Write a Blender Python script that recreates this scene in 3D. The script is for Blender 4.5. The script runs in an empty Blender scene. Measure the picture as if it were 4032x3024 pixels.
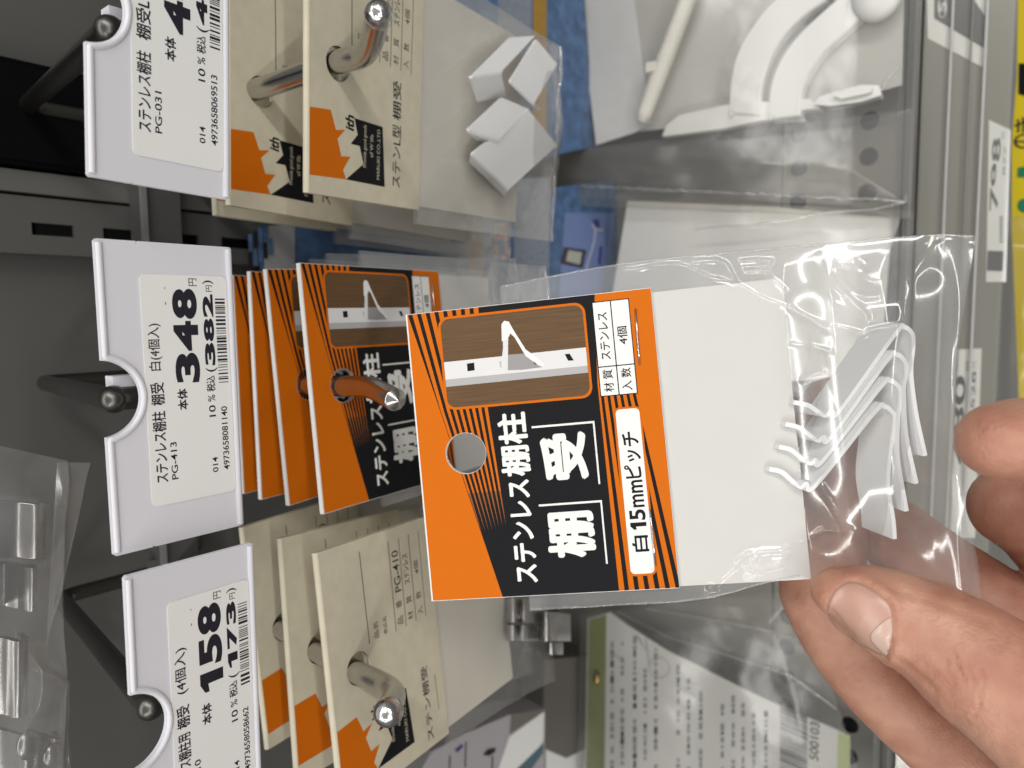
import bpy, math, random
import numpy as np
from mathutils import Vector, Matrix
from mathutils.bvhtree import BVHTree

random.seed(7)
scene = bpy.context.scene
COL = scene.collection
MM = 0.001

# ------------------------------------------------------------------ camera
FPX = 2900.0                                     # focal length in pixels of the 4032 px wide photograph
F = np.array([-0.09331504, 0.63565228, -0.76631487])
U = np.array([0.01138833, 0.77030433, 0.63757474])
R = np.array([0.99557150, 0.05076826, -0.07912000])
F /= np.linalg.norm(F); U -= F * (U @ F); U /= np.linalg.norm(U); R = np.cross(F, U)
cam_data = bpy.data.cameras.new('camera')
cam = bpy.data.objects.new('camera', cam_data)
COL.objects.link(cam)
cam_data.sensor_width = 36.0
cam_data.lens = 36.0 * FPX / 4032.0
cam_data.clip_start = 0.005
cam_data.clip_end = 50.0
cam_data.dof.use_dof = True
cam_data.dof.focus_distance = 0.156
cam_data.dof.aperture_fstop = 18.0
cam.matrix_world = Matrix(((-U[0], R[0], -F[0], 0), (-U[1], R[1], -F[1], 0), (-U[2], R[2], -F[2], 0), (0, 0, 0, 1)))
scene.camera = cam

# ------------------------------------------------------------------ world, lamps, exposure
world = bpy.data.worlds.new('World')
scene.world = world
world.use_nodes = True
wn = world.node_tree
bg = wn.nodes['Background']
tc = wn.nodes.new('ShaderNodeTexCoord')
sp = wn.nodes.new('ShaderNodeSeparateXYZ')
rp = wn.nodes.new('ShaderNodeValToRGB')
mr = wn.nodes.new('ShaderNodeMapRange')
mr.inputs['From Min'].default_value = -1; mr.inputs['From Max'].default_value = 1
wn.links.new(tc.outputs['Generated'], sp.inputs[0])
wn.links.new(sp.outputs['Z'], mr.inputs['Value'])
wn.links.new(mr.outputs[0], rp.inputs[0])
e = rp.color_ramp.elements                       # the shop: dark floor, shelving in the middle, pale ceiling
e[0].position = 0.0; e[0].color = (.16, .155, .145, 1)
e[1].position = 1.0; e[1].color = (.62, .63, .64, 1)
k = e.new(.45); k.color = (.20, .20, .19, 1)
k = e.new(.62); k.color = (.34, .34, .34, 1)
wn.links.new(rp.outputs[0], bg.inputs[0])
bg.inputs[1].default_value = .62

def tube_lamp(name, loc, aim, along, length, width, power, col=(1, .98, .94)):
    d = bpy.data.lights.new(name, 'AREA')
    d.shape = 'RECTANGLE'; d.size = length; d.size_y = width; d.energy = power; d.color = col
    o = bpy.data.objects.new(name, d); COL.objects.link(o)
    x = Vector(along); z = Vector(loc) - Vector(aim); z -= x * z.dot(x); z.normalize(); y = z.cross(x)
    o.matrix_world = Matrix(((x[0], y[0], z[0], loc[0]), (x[1], y[1], z[1], loc[1]), (x[2], y[2], z[2], loc[2]), (0, 0, 0, 1)))
    return o
AIM = (0, .1, -.15)                              # fluorescent tubes under the shop ceiling
tube_lamp('ceiling_tube_lamp', (1.35, -1.35, 1.35), AIM, (0, 1, 0), 2.4, .10, 29)
tube_lamp('ceiling_tube_lamp', (-1.45, -1.45, 1.40), AIM, (0, 1, 0), 2.4, .10, 24)
tube_lamp('ceiling_tube_row', (.3, -2.9, 1.45), (.3, .1, -.15), (1, 0, 0), 4.2, .07, 33)
tube_lamp('ceiling_tube_row', (.3, .42, 2.30), (.3, .1, -.15), (1, 0, 0), 4.2, .07, 30)

scene.view_settings.view_transform = 'Standard'
scene.view_settings.look = 'None'
scene.view_settings.exposure = 0.0
scene.view_settings.gamma = 1.0
scene.view_settings.use_curve_mapping = False
scene.cycles.use_denoising = True
scene.cycles.transparent_max_bounces = 40
scene.cycles.max_bounces = 10
scene.cycles.transmission_bounces = 10
scene.cycles.caustics_reflective = False
scene.cycles.caustics_refractive = False

# ------------------------------------------------------------------ geometry of the view, used to read real positions off the photograph
def ray(u, v): return F * FPX + (2016 - u) * U + (1512 - v) * R
def on_y(u, v, y): d = ray(u, v); return d * (y / d[1])
def on_z(u, v, z): d = ray(u, v); return d * (z / d[2])
def deep(u, v, zc): return ray(u, v) * (zc / FPX)
def rod(r):
    r = np.radians(np.array(r, float)); a = np.linalg.norm(r)
    if a < 1e-9: return np.eye(3)
    k = r / a; K = np.array([[0, -k[2], k[1]], [k[2], 0, -k[0]], [-k[1], k[0], 0]])
    return np.eye(3) + math.sin(a) * K + (1 - math.cos(a)) * K @ K
def pose(rdeg, t):                               # local axes: x right, y into the shelf, z up; local sheets use (a, b, off) = (x, -z, -y)
    m = Matrix.Identity(4); q = rod(rdeg)
    for i in range(3):
        for j in range(3): m[i][j] = q[i, j]
        m[i][3] = t[i] * MM
    return m
def sheet_px(rdeg, t, pts, off=0.0):             # photograph pixels -> (a, b) on the sheet of a pose
    q = rod(rdeg); n = -q[:, 1]; t = np.array(t, float); out = []
    for u, v in pts:
        d = ray(u, v); s = ((t + off * n) @ n) / (d @ n); p = q.T @ (d * s - t)
        out.append((p[0], -p[2]))
    return out

# ------------------------------------------------------------------ materials
MATS = {}
def mat(name, col=(.5, .5, .5), rough=.5, metal=0.0, var=.06, vscale=120, bump=0.0, bscale=900, spec=.5, sss=0, stretch=None):
    if name in MATS: return MATS[name]
    m = bpy.data.materials.new(name); m.use_nodes = True; MATS[name] = m
    nt = m.node_tree; b = nt.nodes['Principled BSDF']
    b.inputs['Roughness'].default_value = rough; b.inputs['Metallic'].default_value = metal
    b.inputs['Specular IOR Level'].default_value = spec
    tx = nt.nodes.new('ShaderNodeTexCoord'); co = tx.outputs['Object']
    if stretch:
        mp = nt.nodes.new('ShaderNodeMapping'); mp.inputs['Scale'].default_value = stretch
        nt.links.new(co, mp.inputs[0]); co = mp.outputs[0]
    n = nt.nodes.new('ShaderNodeTexNoise'); n.inputs['Scale'].default_value = vscale; n.inputs['Detail'].default_value = 6
    nt.links.new(co, n.inputs['Vector'])
    mx = nt.nodes.new('ShaderNodeMix'); mx.data_type = 'RGBA'
    c1 = [max(0, c * (1 - var)) for c in col]; c2 = [min(1, c * (1 + var)) for c in col]
    mx.inputs['A'].default_value = (*c1, 1); mx.inputs['B'].default_value = (*c2, 1)
    nt.links.new(n.outputs['Fac'], mx.inputs['Factor'])
    nt.links.new(mx.outputs['Result'], b.inputs['Base Color'])
    if bump:
        n2 = nt.nodes.new('ShaderNodeTexNoise'); n2.inputs['Scale'].default_value = bscale; n2.inputs['Detail'].default_value = 4
        nt.links.new(co, n2.inputs['Vector'])
        bp = nt.nodes.new('ShaderNodeBump'); bp.inputs['Strength'].default_value = bump; bp.inputs['Distance'].default_value = .0002
        nt.links.new(n2.outputs['Fac'], bp.inputs['Height']); nt.links.new(bp.outputs[0], b.inputs['Normal'])
    if sss:
        b.inputs['Subsurface Weight'].default_value = sss
        b.inputs['Subsurface Radius'].default_value = (1, .35, .2)
        b.inputs['Subsurface Scale'].default_value = .0025
    return m
def film(name, tint=(.97, .97, .97), haze=.05, rough=.05, gain=1.0, bump=0.0, bscale=300):
    if name in MATS: return MATS[name]
    m = bpy.data.materials.new(name); m.use_nodes = True; MATS[name] = m
    nt = m.node_tree; nt.nodes.clear()
    out = nt.nodes.new('ShaderNodeOutputMaterial')
    tr = nt.nodes.new('ShaderNodeBsdfTransparent'); tr.inputs[0].default_value = (*tint, 1)
    df = nt.nodes.new('ShaderNodeBsdfDiffuse'); df.inputs[0].default_value = (.8, .8, .8, 1)
    gl = nt.nodes.new('ShaderNodeBsdfGlossy'); gl.inputs['Roughness'].default_value = rough
    lw = nt.nodes.new('ShaderNodeLayerWeight'); lw.inputs['Blend'].default_value = .5
    pw = nt.nodes.new('ShaderNodeMath'); pw.operation = 'POWER'; pw.inputs[1].default_value = 3.0
    ma = nt.nodes.new('ShaderNodeMath'); ma.operation = 'MULTIPLY_ADD'; ma.inputs[1].default_value = .55 * gain; ma.inputs[2].default_value = .075 * gain
    nt.links.new(lw.outputs['Facing'], pw.inputs[0]); nt.links.new(pw.outputs[0], ma.inputs[0])
    m1 = nt.nodes.new('ShaderNodeMixShader'); m1.inputs[0].default_value = haze
    nt.links.new(tr.outputs[0], m1.inputs[1]); nt.links.new(df.outputs[0], m1.inputs[2])
    m2 = nt.nodes.new('ShaderNodeMixShader')
    nt.links.new(ma.outputs[0], m2.inputs[0]); nt.links.new(m1.outputs[0], m2.inputs[1]); nt.links.new(gl.outputs[0], m2.inputs[2])
    if bump:
        tx = nt.nodes.new('ShaderNodeTexCoord'); n2 = nt.nodes.new('ShaderNodeTexNoise'); n2.inputs['Scale'].default_value = bscale; n2.inputs['Detail'].default_value = 3
        nt.links.new(tx.outputs['Object'], n2.inputs['Vector'])
        bp = nt.nodes.new('ShaderNodeBump'); bp.inputs['Strength'].default_value = bump; bp.inputs['Distance'].default_value = .001
        nt.links.new(n2.outputs['Fac'], bp.inputs['Height']); nt.links.new(bp.outputs[0], gl.inputs['Normal']); nt.links.new(bp.outputs[0], lw.inputs['Normal'])
    nt.links.new(m2.outputs[0], out.inputs[0])
    return m

ORANGE = mat('orange print', (.61, .140, .003), .55, var=.035, vscale=260, spec=.14, bump=.08, bscale=2500)
BLACK = mat('black print', (.008, .008, .010), .5, var=.15, vscale=300, spec=.16, bump=.08, bscale=2500)
INK = mat('black ink', (.012, .011, .02), .5, var=.2, vscale=500)
WHITEINK = mat('white print', (.82, .81, .78), .45, var=.02)
PAPER = mat('white card', (.75, .735, .705), .6, var=.025, vscale=90, bump=.06, bscale=3000)
BROWN = mat('printed wood', (.115, .058, .020), .42, var=.55, vscale=1.0, stretch=(2300, 1, 90))
LINEN = mat('faint brown line', (.26, .12, .03), .5)
CREAM = mat('cream card', (.60, .548, .415), .65, var=.13, vscale=240, bump=.22, bscale=1500)
CREAMINK = mat('cream print', (.60, .56, .42), .6)
LABEL = mat('label paper', (.83, .82, .80), .5, var=.02, vscale=60)
TAGW = mat('tag plastic', (.71, .70, .745), .38, var=.015, vscale=40, spec=.4)
STEEL = mat('polished steel', (.62, .61, .60), .13, 1.0, var=.08, vscale=400, bump=.05, bscale=1500)
SOFTSTEEL = mat('brushed steel', (.55, .54, .53), .30, 1.0, var=.12, vscale=500, bump=.12, bscale=900)
WORN = mat('worn chrome', (.54, .52, .50), .23, 1.0, var=.14, vscale=350, bump=.08, bscale=900)
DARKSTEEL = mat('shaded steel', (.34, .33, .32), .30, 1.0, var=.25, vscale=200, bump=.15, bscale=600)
SHADEWIRE = mat('shaded dull wire', (.13, .128, .12), .36, 1.0, var=.15, vscale=300, bump=.08, bscale=1200)  # upper hook wires: their shade is put into the steel colour
ENAMEL = mat('white enamel', (.85, .855, .855), .32, var=.02, vscale=150)
PICGREY = mat('printed grey', (.42, .41, .41), .45)
PICWHITE = mat('printed pale grey', (.70, .69, .69), .45, var=.06, vscale=150)
FILM = film('clear film', haze=.085, rough=.10)
FILMH = film('hazy film', tint=(.97, .965, .955), haze=.15, rough=.16)
FILMHELD = film('held film', tint=(.975, .975, .97), haze=.095, rough=.125, gain=1.05)
FILMX = film('crinkled film', tint=(.965, .96, .945), haze=.06, rough=.20, gain=.75, bump=.15, bscale=110)

# ------------------------------------------------------------------ mesh helpers (all lengths in mm)
def tag(o, label=None, cat=None, group=None, kind=None):
    if label: o['label'] = label
    if cat: o['category'] = cat
    if group: o['group'] = group
    if kind: o['kind'] = kind
    return o
def thing(name, label, cat, group=None, m=None):
    o = bpy.data.objects.new(name, None); COL.objects.link(o)
    o.empty_display_size = .01
    if m is not None: o.matrix_world = m
    return tag(o, label, cat, group)
def copy_tree(o, parent=None):
    c = o.copy(); COL.objects.link(c)
    if parent is not None: c.parent = parent; c.matrix_parent_inverse = o.matrix_parent_inverse.copy(); c.matrix_basis = o.matrix_basis.copy()
    for ch in list(o.children): copy_tree(ch, c)
    return c
class MB:
    def __init__(s): s.v = []; s.f = []; s.m = []; s.mats = []; s.sm = []
    def mi(s, m):
        if m not in s.mats: s.mats.append(m)
        return s.mats.index(m)
    def add(s, vs, fs, m, smooth=False):
        k = len(s.v); i = s.mi(m)
        s.v += [tuple(map(float, p)) for p in vs]
        for f in fs: s.f.append([k + q for q in f]); s.m.append(i); s.sm.append(smooth)
    def sheet(s, pts, off, m):                   # flat polygon given in (a, b)
        s.add([(a, -off, -b) for a, b in pts], [list(range(len(pts)))], m)
    def box(s, c, d, m):
        x, y, z = c; p, q, r = d[0] / 2, d[1] / 2, d[2] / 2
        vs = [(x + i * p, y + j * q, z + k * r) for i in (-1, 1) for j in (-1, 1) for k in (-1, 1)]
        s.add(vs, [[0, 1, 3, 2], [4, 6, 7, 5], [0, 4, 5, 1], [2, 3, 7, 6], [0, 2, 6, 4], [1, 5, 7, 3]], m)
    def prism(s, pts, o0, o1, m, side=None):     # polygon in (a, b) between two offsets
        n = len(pts)
        vs = [(a, -o0, -b) for a, b in pts] + [(a, -o1, -b) for a, b in pts]
        s.add(vs, [list(range(n)), list(range(2 * n - 1, n - 1, -1))], m)
        s.add(vs, [[i, (i + 1) % n, n + (i + 1) % n, n + i] for i in range(n)], side or m)
    def tube(s, path, r, m, seg=20, cap=True):
        path = [np.array(p, float) for p in path]; n = len(path)
        rr = r if hasattr(r, '__len__') else [r] * n
        vs = []; up = None
        for i, p in enumerate(path):
            t = path[min(i + 1, n - 1)] - path[max(i - 1, 0)]; t /= np.linalg.norm(t) + 1e-12
            if up is None: up = np.array([0, 0, 1.0]) if abs(t[2]) < .9 else np.array([1.0, 0, 0])
            x = np.cross(up, t); x /= np.linalg.norm(x) + 1e-12; up = np.cross(t, x)
            for k in range(seg):
                g = 2 * math.pi * k / seg; vs.append(p + rr[i] * (math.cos(g) * x + math.sin(g) * up))
        fs = [[i * seg + k, i * seg + (k + 1) % seg, (i + 1) * seg + (k + 1) % seg, (i + 1) * seg + k] for i in range(n - 1) for k in range(seg)]
        s.add(vs, fs, m, True)
        if cap: s.add(vs[:seg], [list(range(seg))], m); s.add(vs[-seg:], [list(range(seg))], m)
    def ball(s, c, r, m, seg=20, squash=None):
        c = np.array(c, float); vs = []; nr = seg // 2
        for i in range(nr + 1):
            for k in range(seg):
                a = math.pi * i / nr; g = 2 * math.pi * k / seg
                p = np.array([math.sin(a) * math.cos(g), math.sin(a) * math.sin(g), math.cos(a)])
                vs.append(c + r * (p * squash if squash is not None else p))
        s.add(vs, [[i * seg + k, i * seg + (k + 1) % seg, (i + 1) * seg + (k + 1) % seg, (i + 1) * seg + k] for i in range(nr) for k in range(seg)], m, True)
    def grid(s, P, m, smooth=True):              # P: (h, w, 3)
        h, w, _ = P.shape
        s.add(P.reshape(-1, 3), [[i * w + j, i * w + j + 1, (i + 1) * w + j + 1, (i + 1) * w + j] for i in range(h - 1) for j in range(w - 1)], m, smooth)
    def build(s, name, parent=None, label=None):
        me = bpy.data.meshes.new(name)
        me.from_pydata([(x * MM, y * MM, z * MM) for x, y, z in s.v], [], s.f)
        for m in s.mats: me.materials.append(m)
        me.polygons.foreach_set('material_index', s.m); me.polygons.foreach_set('use_smooth', s.sm)
        me.update()
        o = bpy.data.objects.new(name, me); COL.objects.link(o)
        if parent is not None: o.parent = parent
        if label: o['label'] = label
        return o
def big_grid(name, P, m, parent=None):           # fast path for dense sheets
    h, w, _ = P.shape; me = bpy.data.meshes.new(name); n = (h - 1) * (w - 1)
    me.vertices.add(h * w); me.vertices.foreach_set('co', (P.reshape(-1) * MM).astype(np.float32))
    i, j = np.meshgrid(np.arange(h - 1), np.arange(w - 1), indexing='ij'); q = (i * w + j)
    idx = np.stack([q, q + 1, q + w + 1, q + w], -1).reshape(-1).astype(np.int32)
    me.loops.add(4 * n); me.loops.foreach_set('vertex_index', idx)
    me.polygons.add(n); me.polygons.foreach_set('loop_start', np.arange(0, 4 * n, 4, dtype=np.int32))
    me.polygons.foreach_set('use_smooth', np.ones(n, dtype=bool))
    me.update(calc_edges=True); me.validate(); me.materials.append(m)
    o = bpy.data.objects.new(name, me); COL.objects.link(o)
    if parent is not None: o.parent = parent
    return o
def vnoise(x, y, seed=0):                        # smooth value noise
    g = np.random.RandomState(seed).rand(97, 97) * 2 - 1
    xi = np.floor(x).astype(int); yi = np.floor(y).astype(int); fx = x - xi; fy = y - yi
    fx = fx * fx * fx * (fx * (fx * 6 - 15) + 10); fy = fy * fy * fy * (fy * (fy * 6 - 15) + 10)
    a, b = g[yi % 97, xi % 97], g[yi % 97, (xi + 1) % 97]; c, d = g[(yi + 1) % 97, xi % 97], g[(yi + 1) % 97, (xi + 1) % 97]
    return (a * (1 - fx) + b * fx) * (1 - fy) + (c * (1 - fx) + d * fx) * fy
def clip(poly, p, q, keep_left=True):            # half-plane clip of a convex (a, b) polygon
    def sd(t): return ((q[0] - p[0]) * (t[1] - p[1]) - (q[1] - p[1]) * (t[0] - p[0])) * (1 if keep_left else -1)
    out = []
    for i in range(len(poly)):
        s, t = poly[i], poly[(i + 1) % len(poly)]; ds, dt = sd(s), sd(t)
        if ds >= 0: out.append(s)
        if ds * dt < 0: k = ds / (ds - dt); out.append((s[0] + k * (t[0] - s[0]), s[1] + k * (t[1] - s[1])))
    return out
def circle(c, r, n=40, a0=0, a1=2 * math.pi):
    full = abs(a1 - a0 - 2 * math.pi) < 1e-6
    return [(c[0] + r * math.cos(a0 + (a1 - a0) * i / (n if full else n - 1)), c[1] + r * math.sin(a0 + (a1 - a0) * i / (n if full else n - 1))) for i in range(n)]
def minus_hole(poly, c, r, n=40):                # convex polygon minus a round hole -> convex pieces
    h = circle(c, r, n); rem = poly; out = []
    for i in range(n):
        p, q = h[i], h[(i + 1) % n]
        piece = clip(rem, p, q, False)
        if len(piece) > 2: out.append(piece)
        rem = clip(rem, p, q, True)
        if len(rem) < 3: break
    return out
def rrect(a0, b0, a1, b1, r, n=7):
    p = []
    for cx, cy, s in ((a1 - r, b1 - r, 0), (a0 + r, b1 - r, 1), (a0 + r, b0 + r, 2), (a1 - r, b0 + r, 3)):
        p += [(cx + r * math.cos((s + i / (n - 1)) * math.pi / 2), cy + r * math.sin((s + i / (n - 1)) * math.pi / 2)) for i in range(n)]
    return p
TXT = {}
def glyphs(s, bold):
    if (s, bold) in TXT: return TXT[s, bold]
    c = bpy.data.curves.new('lettering', 'FONT'); c.body = s; c.size = 1; c.offset = bold; c.resolution_u = 6
    o = bpy.data.objects.new('lettering', c); COL.objects.link(o)
    me = bpy.data.meshes.new_from_object(o.evaluated_get(bpy.context.evaluated_depsgraph_get()))
    vs = np.array([v.co[:2] for v in me.vertices]); fs = [list(p.vertices) for p in me.polygons]
    bpy.data.objects.remove(o); bpy.data.curves.remove(c); bpy.data.meshes.remove(me)
    TXT[s, bold] = vs, fs
    return vs, fs
def figures(mb, s, a0, b0, a1, b1, off, m, bold):   # wide price figures, each in its own cell
    w = (a1 - a0) / len(s)
    for i, c in enumerate(s):
        x0, x1 = a0 + w * i + .03 * w, a0 + w * (i + 1) - .03 * w
        if c == '1':
            h = b1 - b0; x0 += .18 * w; ww = .62 * w
            mb.sheet([(x0 + .42 * ww, b0), (x0 + ww, b0), (x0 + ww, b1), (x0 + .42 * ww, b1)], off, m); mb.sheet([(x0, b0 + .20 * h), (x0 + .42 * ww, b0 + .02 * h), (x0 + .42 * ww, b0 + .34 * h), (x0, b0 + .38 * h)], off, m)
        else: write(mb, c, x0, b0, x1, b1, off, m, bold)
def write(mb, s, a0, b0, a1, b1, off, m, bold=0.0, shear=0.0, fit=None):
    if bold and any(ord(c) > 255 for c in s): strike, bold = bold, 0.0     # kanji: heavier strokes by several struck copies
    else: strike = 0.0
    vs, fs = glyphs(s, bold)
    lo, hi = vs.min(0), vs.max(0)
    if strike: lo, hi = lo - strike, hi + strike
    turns = [(0, 0)] + ([(strike * math.cos(g), strike * math.sin(g)) for g in np.linspace(0, 2 * math.pi, 9)[:-1]] if strike else [])
    for i, (dx, dy) in enumerate(turns):
        t = (vs + (dx, dy) - lo) / np.maximum(hi - lo, 1e-9)
        a = a0 + t[:, 0] * (a1 - a0); b = b1 - t[:, 1] * (b1 - b0)
        a = a + shear * (b1 - b)
        mb.add([(x, -off - .0025 * i, -y) for x, y in zip(a, b)], fs, m)
def bar_code(mb, a0, b0, a1, b1, off, m, seed):
    rr = random.Random(seed); x = 0; runs = []
    for i in range(30): w = rr.choice((1, 1, 1, 2, 2, 3)); g = rr.choice((1, 1, 2, 2, 3)); runs.append((x, w)); x += w + g
    for p, w in runs: mb.sheet([(a0 + (a1 - a0) * p / x, b0), (a0 + (a1 - a0) * (p + w * .92) / x, b0), (a0 + (a1 - a0) * (p + w * .92) / x, b1), (a0 + (a1 - a0) * p / x, b1)], off, m)
def stroke(mb, p, q, w, off, m):
    dx, dy = q[0] - p[0], q[1] - p[1]; l = math.hypot(dx, dy) + 1e-9; nx, ny = -dy / l * w / 2, dx / l * w / 2
    mb.sheet([(p[0] + nx, p[1] + ny), (q[0] + nx, q[1] + ny), (q[0] - nx, q[1] - ny), (p[0] - nx, p[1] - ny)], off, m)

# ------------------------------------------------------------------ the setting: back panel, shelf deck
WALL_Y, DECK_Z, DECK_FRONT = 270.0, -370.0, 74.0
PANEL = mat('shaded grey paint', (.092, .090, .085), .5, var=.10, vscale=14, bump=.05, bscale=500)  # wall shade is put into the colour, darker than the grey paint itself
POSTM = mat('post paint', (.085, .084, .08), .45, var=.08, vscale=25, bump=.04)
DECKM = mat('deck paint', (.235, .226, .198), .42, var=.06, vscale=18, bump=.05, bscale=400)
DARK = mat('dark gap', (.012, .012, .013), .7)
b = MB(); b.box((0, WALL_Y + 2, 100), (1500, 4, 1000), PANEL); tag(b.build('wall'), kind='structure')
def deck_sheet():
    b = MB(); holes = []
    x0, x1, y0, y1 = -420.0, 420.0, DECK_FRONT, WALL_Y
    p1 = on_z(3145, 663, DECK_Z); p2 = on_z(3150, 795, DECK_Z); p3 = on_z(3420, 617, DECK_Z)
    pitch = p1[0] - p2[0]
    rows = [(p1[1], p1[0], 0), (p3[1], p3[0], 0)]
    dy = rows[0][0] - rows[1][0]
    bands = [(y0, rows[1][0] - 8), (rows[1][0] - 8, rows[1][0] + 8), (rows[1][0] + 8, rows[0][0] - 8), (rows[0][0] - 8, rows[0][0] + 8), (rows[0][0] + 8, y1)]
    def rect(a0, c0, a1, c1): b.add([(a0, c0, DECK_Z), (a1, c0, DECK_Z), (a1, c1, DECK_Z), (a0, c1, DECK_Z)], [[0, 1, 2, 3]], DECKM)
    for i, (c0, c1) in enumerate(bands):
        if i in (0, 2, 4): rect(x0, c0, x1, c1); continue
        ry, rx, _ = rows[0] if i == 3 else rows[1]
        n0 = int((rx - x0) // pitch) - 1; s0 = rx - (n0 + .5) * pitch; nn = int((x1 - s0) // pitch) - 1
        rect(x0, c0, s0, c1); rect(s0 + nn * pitch, c0, x1, c1)
        for k in range(nn):
            for piece in minus_hole([(s0 + k * pitch, c0), (s0 + (k + 1) * pitch, c0), (s0 + (k + 1) * pitch, c1), (s0 + k * pitch, c1)], (s0 + (k + .5) * pitch, ry), 4.1, 24):
                b.add([(px, py, DECK_Z) for px, py in piece], [list(range(len(piece)))], DECKM)
    b.box((0, (y0 + y1) / 2, DECK_Z - 16), (840, y1 - y0, 4), DARK)  # black sheet under the holes paints the shade below the deck
    ys = on_z(3085, 520, DECK_Z)[1]
    b.box((0, ys, DECK_Z + .1), (840, .5, .3), DARK)
    return tag(b.build('shelf_deck'), kind='structure')
deck_sheet()
b = MB(); b.box((0, 20, -760), (1600, 900, 10), mat('floor vinyl', (.22, .215, .20), .35)); tag(b.build('floor'), kind='structure')

# slotted upright post
t = thing('upright_post', 'grey slotted steel upright post behind the topmost and middle price tags', 'post', m=pose((0, 0, 0), (0, 0, 0)))
b = MB()
xa, xb = 20.5, 38.0
zs = [-80 - 20.6 * k for k in range(-12, 16)]
prev = 300
for zc in zs[::1]: pass
sl = [(-89.5 - 20.8 * k) for k in range(-18, 14)]
top = 300.0
for zc in sl:                                    # front face with open slots
    b.box(((xa + xb) / 2, 262, (top + zc + 6) / 2), (xb - xa, 1.6, top - zc - 6), POSTM)
    b.box(((xa + 26.4) / 2, 262, zc), (26.4 - xa, 1.6, 12), POSTM); b.box(((30.2 + xb) / 2, 262, zc), (xb - 30.2, 1.6, 12), POSTM)
    top = zc - 6
b.box((xa + .8, 266, -40), (1.6, 7, 660), POSTM); b.box((xb - .8, 266, -40), (1.6, 7, 660), POSTM)
b.box((29, 268.6, -40), (16, .6, 660), DARK)  # black backing paints the shade inside the slots
b.build('slotted_channel', t)
b = MB(); b.box((42.2, 264.5, -40), (6.5, 9, 660), mat('post edge paint', (.11, .108, .10), .45)); b.build('edge_flange', t)

# black board hanging to the right of the post, above the cross bar
b = MB(); b.box((62, 262, 20), (31, 8, 270), mat('black board', (.003, .003, .0035), .8, spec=.04)); b.box((62, 257.6, 20), (28, .6, 262), mat('black board face', (.0035, .0035, .004), .85, spec=.04))
tag(b.build('black_panel'), 'black panel standing behind the topmost price tag beside the slotted post', 'panel')

# cross bar the hooks hang from
t = thing('hanging_bar', 'horizontal grey steel bar on the back wall carrying the three hooks', 'bar')
b = MB(); b.box((0, 256, -119.5), (900, 7, 14), POSTM); b.build('rail', t)
b = MB(); b.box((0, 251.4, -113.5), (900, 2, 1.6), mat('bar lip', (.42, .42, .41), .3, .6)); b.build('lip', t)

# ------------------------------------------------------------------ poses read off the photograph
HELD = ((-58.2, -2.2, 7.8), (-65.08, 118.89, -113.6))
T348 = ((0, 0, 0), (-45.09, 146.76, -56.72))
T158 = ((3.6, 1.3, 1.4), (-107.08, 138.17, -54.2))
T448 = ((1.6, 2.3, -.6), (24.99, 141.16, -54.22))
OR = [((5.4, -.4, 4.8), (-51.68, 159.72, -114.23)), ((5.4, -2.5, 1.7), (-52.72, 178.14, -115.97)), ((5.4, -.3, .2), (-52.83, 191.11, -115.31)), ((5.4, -.2, .1), (-53.3, 203.7, -117.02))]
C1 = [((9.2, -.8, -4.3), (30.9, 157.98, -112.09)), ((4.3, 2, -1.2), (30.9, 191, -109.9)), ((3, 1, 2), (30, 206, -114))]
C3 = [((8.8, 1.4, 7.6), (-124.4, 144.37, -106.43)), ((4, 2.2, 6.1), (-129, 165, -107.2)), ((6, -1.2, 5), (-124.5, 186, -114.5))]
def refit(ps, a, b_, u, v):                     # slide a pose so that its local point (a, b) sits on a seen corner, same depth
    q = rod(ps[0]) @ np.array([a, 0, -b_]); y = ps[1][1] + q[1]; t = on_y(u, v, y) - q; return (ps[0], tuple(t))
C3[1] = refit(C3[1], 66, 0, 1109, 2120); C3[2] = refit(C3[2], 66, 0, 958, 2076)
C1[1] = refit(C1[1], 0, 0, 907, 808)
def world_of(ps, a, b_, off=0): return rod(ps[0]) @ np.array([a, -off, -b_]) + np.array(ps[1])

# ------------------------------------------------------------------ hooks
def smooth_path(pts, n=60):
    pts = [np.array(p, float) for p in pts]; P = [2 * pts[0] - pts[1]] + pts + [2 * pts[-1] - pts[-2]]; out = []
    for i in range(1, len(P) - 2):
        for k in range(n // (len(pts) - 1)):
            t = k / (n // (len(pts) - 1)); a, b_, c, d = P[i - 1:i + 3]
            out.append(.5 * ((2 * b_) + (-a + c) * t + (2 * a - 5 * b_ + 4 * c - d) * t * t + (-a + 3 * b_ - 3 * c + d) * t ** 3))
    return out + [pts[-1]]
def corner(p, c, q, r, n=9):
    p, c, q = (np.array(k, float) for k in (p, c, q)); d1 = (p - c) / np.linalg.norm(p - c); d2 = (q - c) / np.linalg.norm(q - c)
    a, e = c + d1 * r, c + d2 * r
    return [(1 - t) ** 2 * a + 2 * t * (1 - t) * c + t * t * e for t in np.linspace(0, 1, n)]
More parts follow.
